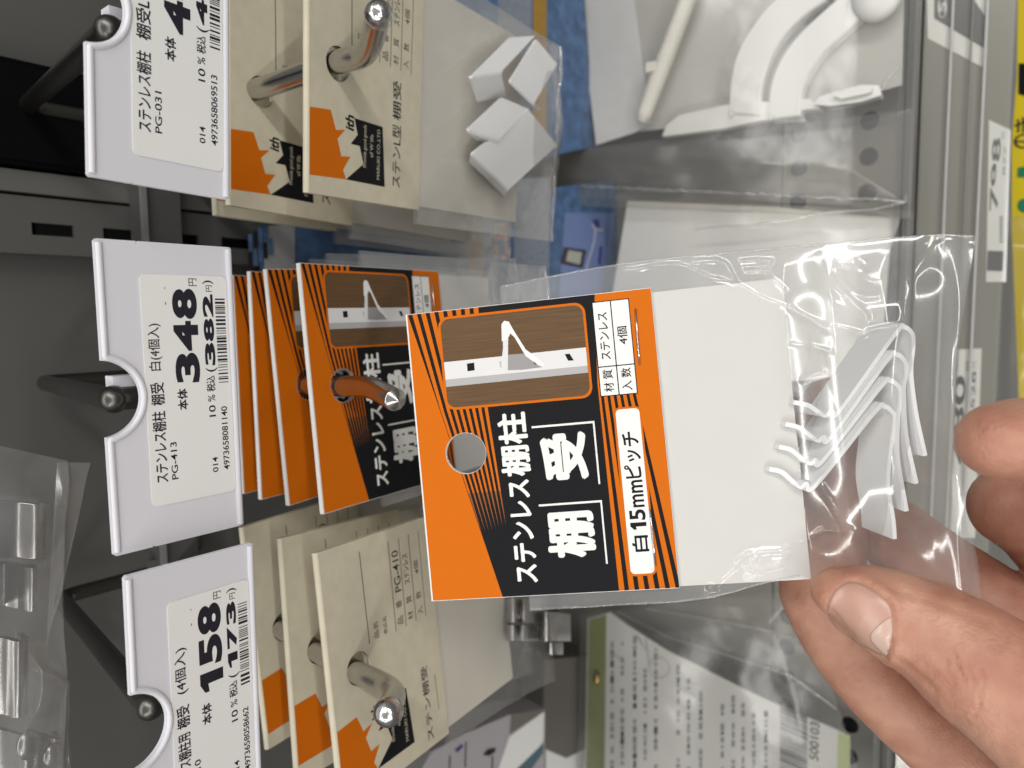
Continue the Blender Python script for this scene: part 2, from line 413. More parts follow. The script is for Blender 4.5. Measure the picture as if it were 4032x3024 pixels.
def hook(label, apex, ball, tagpose, holes, tip, cone):
    base = np.array([apex[0], 259, -121])
    t = thing('display_hook', label, 'hook', 'double wire hooks on the cross bar', m=pose((0, 0, 0), base))
    L = lambda p: np.array(p) - base
    # upper arm: up the wall, bent forward to the tag
    ap = np.array(apex); foot = np.array([apex[0], 258, -121]); ed = np.array(ball)
    pth = [L(foot)] + [L(p) for p in corner(foot, ap, ed, 5)] + [L(ed - (ed - ap) / np.linalg.norm(ed - ap) * 1.0)]
    full = []
    for i in range(len(pth) - 1):
        m = max(1, int(np.linalg.norm(pth[i + 1] - pth[i]) / 4)); full += [pth[i] + (pth[i + 1] - pth[i]) * k / m for k in range(m)]
    full.append(pth[-1])
    b = MB(); b.tube(full, 2.35, SHADEWIRE); b.build('tag_arm', t)
    b = MB(); b.ball(L(ed), 2.75, SHADEWIRE, 28); b.tube([L(ed), L(ed + np.array([0, -.4, -7.5]))], 2.3, SHADEWIRE); b.build('ball_tip', t)
    b = MB(); e2 = ed + np.array([3.4, 1.5, -3.0]); b.box(L(e2), (2.2, 3.5, 6), TAGW); b.build('tag_clip', t)
    # product arm through the card holes
    pts = [np.array([apex[0], 258, holes[-1][2] + 1.0])] + [h for h in holes[::-1]]
    front = pts[-1]; tp = np.array(tip)
    mid = front + (front - pts[-2]) / np.linalg.norm(front - pts[-2]) * np.linalg.norm(tp - front) * .45
    path = [L(p) for p in smooth_path(pts + [mid, tp], 100)]
    b = MB(); b.tube(path, 2.85, WORN, 28, cap=False); b.build('product_arm', t)
    b = MB(); d = path[-1] - path[-3]; d /= np.linalg.norm(d)
    if cone: b.tube([path[-1], path[-1] + d * .6, path[-1] + d * .9, path[-1] + d * 2.4], [2.85, 2.85, 2.6, .05], WORN, 28)
    else:
        b.ball(path[-1] + d * .3, 3.3, mat('dented steel', (.66, .65, .64), .17, 1.0, var=.1, bump=.7, bscale=1300), 28)
    b.build('arm_tip', t)
    b = MB(); b.box((0, -3.5, 1.5), (11, 2.4, 19), POSTM); b.build('bracket_plate', t)
    return t
def hole_of(ps, h, dz=2.0): p = world_of(ps, *h); return p + np.array([0, 0, dz * .5])
hook('chrome double hook behind the topmost price tag, holding cream packs of white angle brackets', (64.5, 258, -83.5), on_y(432, 120, 148), T448,
     [hole_of(C1[0], (33, 10)), hole_of(C1[1], (33, 9))], on_y(1490, 62, 133), False)
hook('double hook behind the tag priced 348, with a cone pointed tip over the orange cards', (-19.3, 258, -82.8), on_y(447, 1572, 152), T348,
     [hole_of(OR[i], (33, 11)) for i in range(4)], on_y(1552, 1572, 136), True)
hook('double hook behind the tag priced 158, running through cream packs of steel brackets', (-88.5, 258, -83.0), on_y(592, 2780, 146), T158,
     [hole_of(C3[i], (33, 9.5)) for i in range(3)], on_y(1530, 2800, 119), False)

# ------------------------------------------------------------------ price tags
def price_tag(ps, label, title, code, price, tax, jan, seed, slip=0.0):
    t = thing('price_tag', label, 'price tag', 'white plastic price tags on the hooks', m=pose(*ps))
    W, H = 60.0, 27.0
    arc = [(30.2 + 7.3 * math.cos(g), -.6 + 7.3 * math.sin(g)) for g in np.linspace(.085, math.pi - .085, 36)]
    edge = arc                                   # from right end of the notch to its left end
    b = MB()
    n = len(edge)                                # plate: right part, left part, strips under the notch
    b.prism(rrect(0, 7.4, W, H, .5, 3), -.5, .5, TAGW)
    for poly in ([(edge[0][0], 0), (W - .4, 0), (W, .4), (W, 7.4), (edge[0][0], 7.4)], [(.4, 0), (edge[-1][0], 0), (edge[-1][0], 7.4), (0, 7.4), (0, .4)]): b.prism(poly, -.5, .5, TAGW)
    for i in range(n - 1):
        (p0, q0), (p1, q1) = edge[i], edge[i + 1]
        b.add([(p0, -.5, -q0), (p1, -.5, -q1), (p1, -.5, -7.4), (p0, -.5, -7.4), (p0, .5, -q0), (p1, .5, -q1), (p1, .5, -7.4), (p0, .5, -7.4)], [[0, 1, 2, 3], [4, 5, 6, 7], [0, 1, 5, 4]], TAGW)
    b.build('tag_plate', t)
    b = MB()                                     # rounded lips: top edge, notch, bottom edge
    top = [(W - .7, .75)] + [(edge[0][0] + .9, .75)] + [(30.2 + 8.0 * math.cos(g), -.6 + 8.0 * math.sin(g)) for g in np.linspace(.16, math.pi - .16, 30)] + [(edge[-1][0] - .9, .75), (.7, .75)]
    b.tube([(a, -.35, -c) for a, c in top], .66, TAGW, 12)
    b.tube([(.5, -.45, -26.2), (W - .5, -.45, -26.3)], .68, TAGW, 12)
    b.build('rolled_lip', t)
    b = MB(); b.prism(rrect(8.0, 7.7, 53.8, 25.5, 1.3), .52, .68, LABEL); lab = b.build('paper_label', t); lab.location.x = slip * MM
    o = .72
    b = MB()
    for s_, a0, a1, bo in title: write(b, s_, a0, 8.5, a1, 11.2, o, INK, bo)
    write(b, code, 12.8, 11.8, 20.4, 13.1, o, INK, .008)
    write(b, '014', 12.8, 20.5, 16.0, 21.7, o, INK, .01); write(b, jan, 12.9, 22.95, 26.5, 24.3, o, INK, .01)
    write(b, '10', 24.6, 20.3, 27.0, 21.75, o, INK, .008); write(b, '%', 27.8, 20.2, 29.2, 21.75, o, INK, .005); write(b, '税込', 29.9, 20.0, 33.2, 21.9, o, INK, .012)
    write(b, '本体', 26.7, 13.8, 31.0, 15.9, o, INK, .022)
    stroke(b, (47.9, 12.4), (48.4, 12.4), .16, o, INK); stroke(b, (51, 12.4), (51.3, 12.4), .16, o, INK)
    b.build('printed_lettering', lab)
    b = MB()
    figures(b, price, 31.9, 13.7, 51.3, 18.8, o, INK, .045); write(b, '円', 51.7, 17.3, 53.2, 19.0, o, INK, .0)
    write(b, '(', 34.0, 20.0, 34.9, 22.6, o, INK); figures(b, tax, 35.2, 20.0, 50.2, 22.25, o, INK, .045); write(b, '円', 50.6, 20.9, 51.9, 22.2, o, INK, 0); write(b, ')', 52.1, 20.2, 52.9, 22.6, o, INK)
    b.build('printed_price', lab)
    b = MB(); bar_code(b, 31.6, 22.75, 49.7, 24.9, o, INK, seed); b.build('printed_barcode', lab)
    return t
price_tag(T348, 'white plastic price tag whose paper label reads 348', [('ステンレス棚柱', 12.6, 26.9, .014), ('棚受', 28.1, 32.6, .014), ('白(4個入)', 35.0, 44.2, .006)], 'PG-413', '348', '382', '4973658081140', 3)
price_tag(T158, 'white plastic price tag whose paper label reads 158, nearest the steel clips', [('ステンレス棚柱用', 12.6, 26.9, .014), ('棚受', 28.1, 32.6, .014), ('(4個入)', 35.0, 44.2, .006)], 'PG-410', '158', '173', '4973658058662', 5, -1.2)
price_tag(T448, 'white plastic price tag cut by the photo edge, label starting 44 over cream packs', [('ステンレス棚柱', 12.6, 26.9, .014), ('棚受L', 29.0, 36.0, .014), ('型', 37.2, 39.8, .014)], 'PG-031', '448', '492', '4973658069513', 9, -2.7)

# ------------------------------------------------------------------ bags
def bag_sheet(a0, a1, b0, b1, h, step=.8, skew=None):
    na, nb = int((a1 - a0) / step) + 1, int((b1 - b0) / step) + 1
    A, Bm = np.meshgrid(np.linspace(a0, a1, na), np.linspace(b0, b1, nb))
    if skew: A, Bm = skew(A, Bm)
    Z = h(A, Bm)
    return np.stack([A, -Z, -Bm], -1)
def polydist(A, Bm, pts):
    d = np.full(A.shape, 1e9)
    for (x0, y0), (x1, y1) in zip(pts[:-1], pts[1:]):
        dx, dy = x1 - x0, y1 - y0; t = np.clip(((A - x0) * dx + (Bm - y0) * dy) / (dx * dx + dy * dy + 1e-9), 0, 1)
        d = np.minimum(d, np.hypot(A - x0 - t * dx, Bm - y0 - t * dy))
    return d

# ------------------------------------------------------------------ orange packs
OHOLE, OR_R, OW, OH = (33.1, 11.15), 4.65, 66.0, 55.8
def orange_header(t):
    b = MB()
    def slab(poly, o0, o1, m):
        for p in minus_hole(poly, OHOLE, OR_R): b.add([(x, -o1, -y) for x, y in p], [list(range(len(p)))], m); b.add([(x, -o0, -y) for x, y in p], [list(range(len(p)))], m)
        n = len(poly); b.add([(x, -o0, -y) for x, y in poly] + [(x, -o1, -y) for x, y in poly], [[i, (i + 1) % n, n + (i + 1) % n, n + i] for i in range(n)], m)
        h = circle(OHOLE, OR_R); n = 40; b.add([(x, -o0, -y) for x, y in h] + [(x, -o1, -y) for x, y in h], [[i, (i + 1) % n, n + (i + 1) % n, n + i] for i in range(n)], m)
    full = [(0, 0), (OW, 0), (OW, OH), (0, OH)]
    slab(full, -.45, 0, PAPER); slab([(0, 0), (OW, 0), (OW, OH - 2), (0, OH - 2)], -1.35, -.95, PAPER)
    b.box((OW / 2, .7, -.2), (OW - .1, .52, .36), PAPER)                # the fold
    hd = b.build('header_card', t)
    b = MB()
    def lay(poly, off, m):
        for s in (((0, .35), (OW, .35)), ((OW - .12, 0), (OW - .12, OH)), ((OW, OH - .05), (0, OH - .05)), ((.12, OH), (.12, 0))): poly = clip(poly, *s)
        if len(poly) < 3: return
        for p in minus_hole(poly, OHOLE, OR_R + .08): b.sheet(p, off, m)
    lay([(0, 0), (OW, 0), (OW, OH), (0, OH)], .02, ORANGE)
    lay([(0, 16.6), (66, .5), (66, 43.5), (46.3, 42.25), (0, 42.7)], .04, BLACK)
    lay([(64.4, 43.2), (66, 43.5), (66, 44.1), (64.6, 44.1)], .04, ORANGE)
    for k in range(8):                           # upper fan of orange wedges
        y66, y43, y15 = 1.55 + 2.06 * k, 6.25 + 1.45 * k, 13.1 + .80 * k
        w66, w43, w24 = 1.12, .72, .42
        y24 = y15 + (y43 - y15) * (9 / 28)
        lay([(66, y66), (66, y66 + w66), (43, y43 + w43), (43, y43)], .06, ORANGE)
        lay([(43, y43), (43, y43 + w43), (24, y24 + w24), (24, y24)], .06, ORANGE)
        lay([(24, y24), (24, y24 + w24), (14.5 + .25 * k, y15 + .12)], .06, ORANGE if k < 0 else mat('orange fading to black', (.30, .085, .008), .4))
    for k in range(6):                           # lower fan of black stripes
        y0, y1 = 43.9 + 2.22 * k, 42.7 + 1.36 * k
        lay([(0, y0), (0, y0 + 1.0), (45, y1 + .62), (45, y1)], .06, BLACK)
    b.build('printed_panel', hd)
    # little picture: a white rail with one bracket on wood
    b = MB()
    b.prism(rrect(43.15, 7.4, 64.5, 41.05, 2.4), .065, .075, ORANGE)
    b.sheet(rrect(43.7, 7.95, 63.95, 40.5, 2.0), .09, BROWN)
    S = 1200 / 1475
    px = lambda pts: sheet_px(*HELD, [(1550 + x * S, 1100 + y * S) for x, y in pts])
    rail = px([(238, 402), (922, 330), (935, 452), (254, 521)])
    rail = [(a, 8.0 if c < 12 else (40.45 if c > 37 else c)) for a, c in rail]
    b.sheet(rail, .10, PICWHITE)
    b.sheet([(a, 8.0 if c < 12 else (40.45 if c > 37 else c)) for a, c in px([(250, 486), (930, 418), (936, 452), (254, 521)])], .11, PICGREY)
    for c in ([(355, 408), (390, 403), (393, 440), (358, 445)], [(828, 362), (852, 360), (872, 392), (845, 394)], [(672, 395), (690, 392), (700, 410), (684, 412)]): b.sheet(px(c), .12, BLACK)
    b.sheet(px([(555, 365), (640, 358), (690, 410), (720, 425), (620, 438), (551, 440)]), .115, mat('printed shadow grey', (.30, .29, .29), .5))
    b.sheet(px([(525, 215), (555, 285), (553, 440), (520, 420), (530, 330)]), .13, PICWHITE)
    b.sheet(px([(522, 218), (535, 200), (558, 205), (580, 245), (640, 340), (705, 385), (740, 422), (705, 418), (640, 372), (585, 280), (565, 262), (552, 290), (524, 300)]), .14, mat('printed white', (.80, .79, .78), .45))
    b.sheet(px([(512, 398), (528, 396), (530, 425), (516, 426)]), .125, PICGREY)
    b.build('printed_picture', hd)
    b = MB(); o = .10
    write(b, 'ステンレス', 3.0, 20.1, 26.2, 25.1, o, WHITEINK, .032)
    write(b, '棚柱', 27.0, 19.0, 41.4, 25.7, o, WHITEINK, .032)
    write(b, '棚', 8.0, 27.9, 18.3, 38.6, o, WHITEINK, .036); write(b, '受', 25.2, 28.2, 36.0, 38.5, o, WHITEINK, .046)
    for a0, a1 in ((6.2, 20.1), (23.9, 37.7)): stroke(b, (a0, 40.6), (a1, 40.6), .38, o, WHITEINK); stroke(b, (a1, 40.79), (a1, 26.7), .45, o + .004, WHITEINK)
    b.sheet(rrect(3.1, 45.1, 40.4, 51.25, 1.4), .085, ORANGE)
    b.sheet(rrect(3.6, 45.6, 39.95, 50.8, 1.0), .095, WHITEINK)
    b.sheet([(43.1, 42.65), (64.2, 42.65), (64.2, 50.85), (43.1, 50.85)], .085, BLACK)
    for a0, a1 in ((43.3, 49.55), (49.8, 64.0)):
        for b0, b1 in ((42.85, 46.65), (46.9, 50.65)): b.sheet([(a0, b0), (a1, b0), (a1, b1), (a0, b1)], .095, WHITEINK)
    write(b, '白', 8.4, 46.5, 12.0, 50.1, .105, BLACK, .022); figures(b, '15', 12.8, 46.5, 17.8, 50.0, .105, BLACK, .022); write(b, 'mm', 18.2, 47.5, 24.2, 50.0, .105, BLACK, .018); write(b, 'ピッチ', 24.6, 46.3, 34.9, 50.2, .105, BLACK, .020)
    write(b, '材', 44.0, 43.6, 46.1, 45.8, .105, BLACK, .012); write(b, '質', 46.9, 43.6, 49.0, 45.8, .105, BLACK, .012)
    write(b, 'ステンレス', 51.2, 43.7, 61.7, 45.8, .105, BLACK, .012)
    write(b, '入', 44.0, 47.6, 46.1, 49.8, .105, BLACK, .012); write(b, '数', 46.9, 47.6, 49.0, 49.8, .105, BLACK, .012); write(b, '4個', 54.2, 47.6, 58.2, 49.8, .105, BLACK, .012)
    b.build('printed_lettering', hd)
    for (p, q) in (((61.6, 52.0), (49.4, 51.8)), ((17.5, 51.0), (5.2, 51.1))):
        b = MB(); b.tube([(p[0], .3, -p[1]), (p[0], -.18, -p[1] - .05), ((p[0] + q[0]) / 2, -.25, -(p[1] + q[1]) / 2), (q[0], -.18, -q[1]), (q[0], .3, -q[1] - .05)], .22, STEEL, 8); b.build('staple', hd)
    return hd
def plain_bag(t, a0, a1, b0, b1, seed, bulge=(33, 95, 18, 13, 5.0), m=None, skew=None, back=True):
    m = m or FILM
    def h(A, Bm):
        e = np.clip(np.minimum(A - a0, a1 - A) / 5, 0, 1) * np.clip((b1 - Bm) / 7, 0, 1)
        return -.3 + e * (bulge[4] * np.exp(-((A - bulge[0]) / bulge[2]) ** 2 - ((Bm - bulge[1]) / bulge[3]) ** 2) + np.clip((Bm - 60) / 30, 0, 1) * (1.0 * vnoise(A / 13, Bm / 13, seed) + .5 * np.abs(vnoise(A / 6 + Bm / 9, Bm / 7 - A / 12, seed + 1)))) + .25 * vnoise(A / 7, Bm / 22, seed + 2)
    P = bag_sheet(a0, a1, b0, b1, h, .9, skew)
    o = big_grid('bag', P, m, t)
    if back:
        P2 = bag_sheet(a0, a1, b0, b1, lambda A, Bm: -1.7 - .55 * (h(A, Bm) + .3), 1.5, skew); big_grid('bag_back', P2, m, t)
    for a in (a0, a1):
        b = MB()
        pp = [(a, .9 - .25 * vnoise(np.array([0.]), np.array([y / 9]), seed)[0], -y) for y in np.linspace(b0, b1, 40)]
        if skew: pp = [(float(skew(np.array([p[0]]), np.array([-p[2]]))[0][0]), p[1], -float(skew(np.array([p[0]]), np.array([-p[2]]))[1][0])) for p in pp]
        b.tube(pp, .22, m, 8); b.build('side_seam', t)
def hem(t, a0, a1, b1, seed, skew=None):         # crumpled heat-sealed lower hem
    b = MB(); pp = []
    for a in np.linspace(a0, a1, 70):
        aa, bb = (float(k[0]) for k in skew(np.array([a]), np.array([b1]))) if skew else (a, b1)
        pp.append((aa, -.2 - .6 * vnoise(np.array([a / 5.]), np.array([.3]), seed)[0], -bb - .5 * vnoise(np.array([a / 3.]), np.array([.7]), seed + 1)[0]))
    b.tube(pp, [.45 + .35 * abs(float(vnoise(np.array([i / 4.]), np.array([.2]), seed)[0])) for i in range(70)], film('welded film', haze=.25, rough=.1, gain=2.0), 8); b.build('lower_hem', t)
def orange_pack(ps, label, held=False):
    t = thing('bracket_pack', label, 'retail pack', 'orange and black packs of shelf brackets', m=pose(*ps))
    orange_header(t)
    b = MB(); b.prism(rrect(.2, 50, 65, 83.5, .4, 3), -1.1, -.7, PAPER); b.build('insert_card', t)
    return t
hang = orange_pack(OR[0], 'frontmost orange and black pack hanging on the hook, just behind the hand-held one')
plain_bag(hang, -3, 70.5, 22.5, 122, 11); hem(hang, -3, 70.5, 121.5, 12)
for i, lab in ((1, 'second orange pack from the front on the hook under the tag priced 348'), (2, 'third orange pack from the front, with only its top strip showing'), (3, 'rearmost orange pack, darkest strip next to the tag priced 348')):
    c = copy_tree(hang); c.matrix_world = pose(*OR[i]); c['label'] = lab

# ------------------------------------------------------------------ cream packs (two kinds: white angle brackets, steel clips)
CHOLE = (33.0, 10.0)
def cream_header(t, kind):
    b = MB(); W, H = 66.0, 44.5
    def slab(poly, o0, o1):
        for p in minus_hole(poly, CHOLE, 4.3): b.add([(x, -o1, -y) for x, y in p], [list(range(len(p)))], CREAM); b.add([(x, -o0, -y) for x, y in p], [list(range(len(p)))], CREAM)
        n = len(poly); b.add([(x, -o0, -y) for x, y in poly] + [(x, -o1, -y) for x, y in poly], [[i, (i + 1) % n, n + (i + 1) % n, n + i] for i in range(n)], CREAM)
        h = circle(CHOLE, 4.3); n = 40; b.add([(x, -o0, -y) for x, y in h] + [(x, -o1, -y) for x, y in h], [[i, (i + 1) % n, n + (i + 1) % n, n + i] for i in range(n)], CREAM)
    slab([(0, 0), (W, 0), (W, H), (0, H)], -.5, 0); slab([(0, 0), (W, 0), (W, H - 1.5), (0, H - 1.5)], -2.0, -1.6)
    b.tube([(.02, 1.0, -.3), (W - .02, 1.0, -.3)], 1.0, CREAM, 14)
    hd = b.build('header_card', t)
    b = MB(); o = .03                            # the saw-toothed two-colour emblem
    b.sheet([(4.4, .2), (20.6, .2), (21.3, 7.4), (16.7, 9.3), (14.7, 9.9), (10.5, 11.3), (7.2, 12.0), (4.9, 13.1)], o, ORANGE)
    b.sheet([(16.7, 9.29), (17.4, 12.7), (14.7, 9.89)], o, ORANGE); b.sheet([(10.5, 11.29), (10.9, 14.7), (7.2, 11.99)], o, ORANGE)
    b.sheet([(4.9, 13.1), (9.8, 19.8), (4.85, 21.5)], o, BLACK); b.sheet([(4.85, 21.5), (9.8, 19.8), (14.2, 18.2), (14.25, 28.0), (4.8, 28.7)], o, BLACK)
    b.sheet([(14.2, 18.2), (17.0, 17.4), (21.0, 16.1), (20.8, 27.4), (14.25, 28.0)], o, BLACK); b.sheet([(14.2, 14.8), (17.0, 17.4), (14.2, 18.2)], o, BLACK)
    write(b, 'ith', 17.5, 12.7, 21.3, 16.0, o + .01, BLACK, .03, .12)
    write(b, 'Provide good goods', 9.0, 19.6, 20.0, 21.2, o + .02, CREAMINK, .0); write(b, 'of W life', 12.0, 22.3, 18.0, 23.6, o + .02, CREAMINK); write(b, 'MARUKI CO.,LTD', 6.5, 25.2, 19.8, 26.6, o + .02, CREAMINK)
    b.build('printed_emblem', hd)
    b = MB()
    stroke(b, (37.9, 14.9), (62.7, 14.6), .26, o, INK)
    for y in (26.0, 30.5, 35.0, 39.6): stroke(b, (37.4, y - .2), (62.7, y + .3), .22, o, INK)
    write(b, '品名', 38.2, 17.0, 42.6, 18.8, o, INK); write(b, '商品名', 38.2, 20.8, 42.8, 22.4, o, INK)
    for s_, y in (('品', 26.9), ('材', 31.4), ('入', 35.9)): write(b, s_, 38.6, y, 40.9, y + 2.4, o, INK)
    for s_, y in (('番', 26.9), ('質', 31.4), ('数', 35.9)): write(b, s_, 43.3, y, 45.4, y + 2.4, o, INK)
    write(b, 'PG-410' if kind == 'steel' else 'PG-031', 47.8, 27.2, 59.5, 29.9, o, INK, .004); write(b, 'ステンレス', 48.8, 31.6, 57.6, 33.9, o, INK, .004); write(b, '4個', 50.5, 36.2, 54.4, 38.4, o, INK)
    if kind == 'steel': write(b, 'ステン棚受', 2.0, 34.4, 23.6, 37.4, o, INK, .008); stroke(b, (9, 41.0), (19.5, 40.6), .2, o, INK)
    else: write(b, 'ステンL型', 5.3, 31.6, 22.5, 35.4, o, INK, .008); write(b, '棚受', 23.8, 31.6, 34.3, 35.2, o, INK, .010)
    b.build('printed_lettering', hd)
    return hd
CREAMIN = mat('cream insert', (.74, .70, .62), .6, var=.03, vscale=60)
def cream_pack(ps, label, kind, bott, ins):
    t = thing('bracket_pack', label, 'retail pack', 'cream packs of white angle brackets' if kind == 'angle' else 'cream packs of steel clips', m=pose(*ps))
    cream_header(t, kind)
    b = MB(); b.prism(rrect(1.2, 40, 64.8, ins, .4, 3), -1.3, -.9, CREAMIN); b.build('insert_card', t)
    return t
def strip(pts, wvec, th):                        # bent flat bar: profile in (a, b, off), extruded along wvec
    pts = [np.array(p, float) for p in pts]; w = np.array(wvec, float); n = len(pts)
    nrm = []
    for i in range(n):
        d = pts[min(i + 1, n - 1)] - pts[max(i - 1, 0)]; q = np.cross(d, w); nrm.append(q / (np.linalg.norm(q) + 1e-9))
    ring = lambda p, q: [p + q * th / 2, p + w + q * th / 2, p + w - q * th / 2, p - q * th / 2]
    vs = [k for p, q in zip(pts, nrm) for k in ring(p, q)]
    vs = [(k[0], -k[2], -k[1]) for k in vs]
    fs = [[i * 4 + k, i * 4 + (k + 1) % 4, (i + 1) * 4 + (k + 1) % 4, (i + 1) * 4 + k] for i in range(n - 1) for k in range(4)]
    fs += [[0, 1, 2, 3], [4 * n - 4, 4 * n - 3, 4 * n - 2, 4 * n - 1]]
    return vs, fs
def bent(name, label, ps, pts, w, th, m, group, cat, r=None):
    prof = []
    for i, p in enumerate(pts):
        if r and 0 < i < len(pts) - 1: prof += corner(pts[i - 1], p, pts[i + 1], r[i - 1], 8)
        else: prof.append(np.array(p, float))
    vs, fs = strip(prof, w, th); b = MB(); b.add(vs, fs, m)
    o = b.build(name); o.matrix_world = pose(*ps)
    bv = o.modifiers.new('edge', 'BEVEL'); bv.width = .00018; bv.segments = 2; bv.limit_method = 'ANGLE'; bv.angle_limit = math.radians(40)
    return tag(o, label, cat, group)

a1 = cream_pack(C1[0], 'frontmost cream header pack with white angle brackets in its clear bag', 'angle', 136, 104)
plain_bag(a1, -4, 70, 44.2, 132, 21, (34, 110, 28, 17, 11.5), FILMH); hem(a1, -4, 70, 131.3, 22)
for ps, lab in ((C1[1], 'second cream header pack on the hook of the tag starting 44'), (C1[2], 'rearmost cream header pack on the hook of the tag starting 44')):
    c = copy_tree(a1); c.matrix_world = pose(*ps); c['label'] = lab
a3 = cream_pack(C3[0], 'frontmost cream header pack holding shiny steel clips in its clear bag', 'steel', 112, 84)
plain_bag(a3, -4, 70, 44.2, 112, 31, (45, 92, 22, 14, 8), FILMX, skew=lambda A, Bm: (A - .0022 * (Bm - 44).clip(0) ** 1.9, Bm))
for ps, lab in ((C3[1], 'second cream header pack on the hook of the tag priced 158'), (C3[2], 'rearmost cream header pack on the hook of the tag priced 158')):
    c = copy_tree(a3); c.matrix_world = pose(*ps); c['label'] = lab

# white angle brackets lying in the bag of the front cream pack
def c1px(pts, off): s2 = 1300 / 2157; return [(a, c, o) for (a, c), o in zip([sheet_px(*C1[0], [(1200 + x * s2, y * s2)], o)[0] for (x, y), o in zip(pts, off)], off)]
def plate(name, label, ps, quad, th, m, group, cat):
    q = [np.array(p, float) for p in quad]; n = np.cross(q[1] - q[0], q[2] - q[0]); n /= np.linalg.norm(n)
    vs = [p + n * th / 2 for p in q] + [p - n * th / 2 for p in q]; k = len(q)
    return [(p[0], -p[2], -p[1]) for p in vs], [list(range(k)), list(range(2 * k - 1, k - 1, -1))] + [[i, (i + 1) % k, k + (i + 1) % k, k + i] for i in range(k)]
def angle_bracket(label, quads):
    b = MB()
    for quad in quads: vs, fs = plate('', '', None, quad, 1.3, ENAMEL, None, None); b.add(vs, fs, ENAMEL)
    o = b.build('angle_bracket'); o.matrix_world = pose(*C1[0])
    m = o.modifiers.new('coat', 'REMESH'); m.mode = 'VOXEL'; m.voxel_size = .00036; m.use_smooth_shade = True
    m = o.modifiers.new('relax', 'SMOOTH'); m.factor = .5; m.iterations = 16
    return tag(o, label, 'shelf bracket', 'white angle brackets in the front cream pack')
G = 2.5
def angle(label, pts, offs, to, r):              # bent plate: profile px + lifts, swept towards the px point 'to'
    P = c1px(pts, offs); w = np.array(c1px([to], [offs[0]])[0]) - np.array(P[0])
    return bent('angle_bracket', label, C1[0], P, w, 1.15, ENAMEL, 'white angle brackets in the front cream pack', 'shelf bracket', r)
angle('white angle bracket whose flat leg and round bend face upward, right in its bag', [(1330, 250), (1075, 505), (1125, 660)], (4.5, 8.0, 1.5), (1500, 236), (1.6,))
angle('white angle bracket with a shaded inner leg, between two others in the bag', [(1505, 262), (1335, 530), (1390, 575)], (6.0, 7.6, 5.0), (1640, 420), (.9,))
angle('white angle bracket standing on edge with a rounded fold, in the middle of the bag', [(1280, 640), (1055, 852), (1120, 905)], (6.6, 7.4, 2.5), (1455, 715), (1.7,))
angle('flat white angle bracket lying lowest on the left of the bag', [(1450, 715), (1085, 1005), (1078, 1050)], (7.0, 6.0, 2.0), (1640, 950), (1.2,))

# steel clips in the front pack on the left hook
def steel_clip(label, rows, v0, v1, th=.8):      # (column, lift) profile swept between two rows of the seen patch
    k = 800 / 1969; at = lambda x, y, o: sheet_px(*C3[0], [(1700 + x * k, 2350 + y * k)], o)[0]
    P = [np.array((*at(x, v0, o), o)) for x, o in rows]; w = np.array((*at(rows[0][0], v1, rows[0][1]), rows[0][1])) - P[0]
    vs, fs = strip(smooth_path(P, 10 * (len(P) - 1)), w, th); b = MB(); b.add(vs, fs, SOFTSTEEL); o = b.build('steel_clip'); o.matrix_world = pose(*C3[0])
    for f in o.data.polygons: f.use_smooth = True
    bv = o.modifiers.new('edge', 'BEVEL'); bv.width = .00025; bv.segments = 2; bv.limit_method = 'ANGLE'; bv.angle_limit = math.radians(50)
    return tag(o, label, 'shelf bracket', 'steel clips in the cream pack')
steel_clip('steel clip with a bent end beside the lower corner of the hand-held pack', [(1075, 1), (1100, 5), (1180, 6), (1260, 4), (1340, 1)], 430, 150)
steel_clip('rolled steel clip topmost in the bag of the cream pack', [(740, 1), (790, 5), (850, 3), (900, 6), (960, 4), (1050, 1)], 250, 20)
steel_clip('steel clip with crumpled film pressed over its folded end', [(735, 1), (780, 5.5), (830, 2.5), (890, 5.5), (960, 2), (1030, 1)], 425, 275)
steel_clip('small square ended steel clip lying lowest in the bag', [(1140, .8), (1180, 1.8), (1230, 2.2), (1268, .5)], 560, 440, .5)

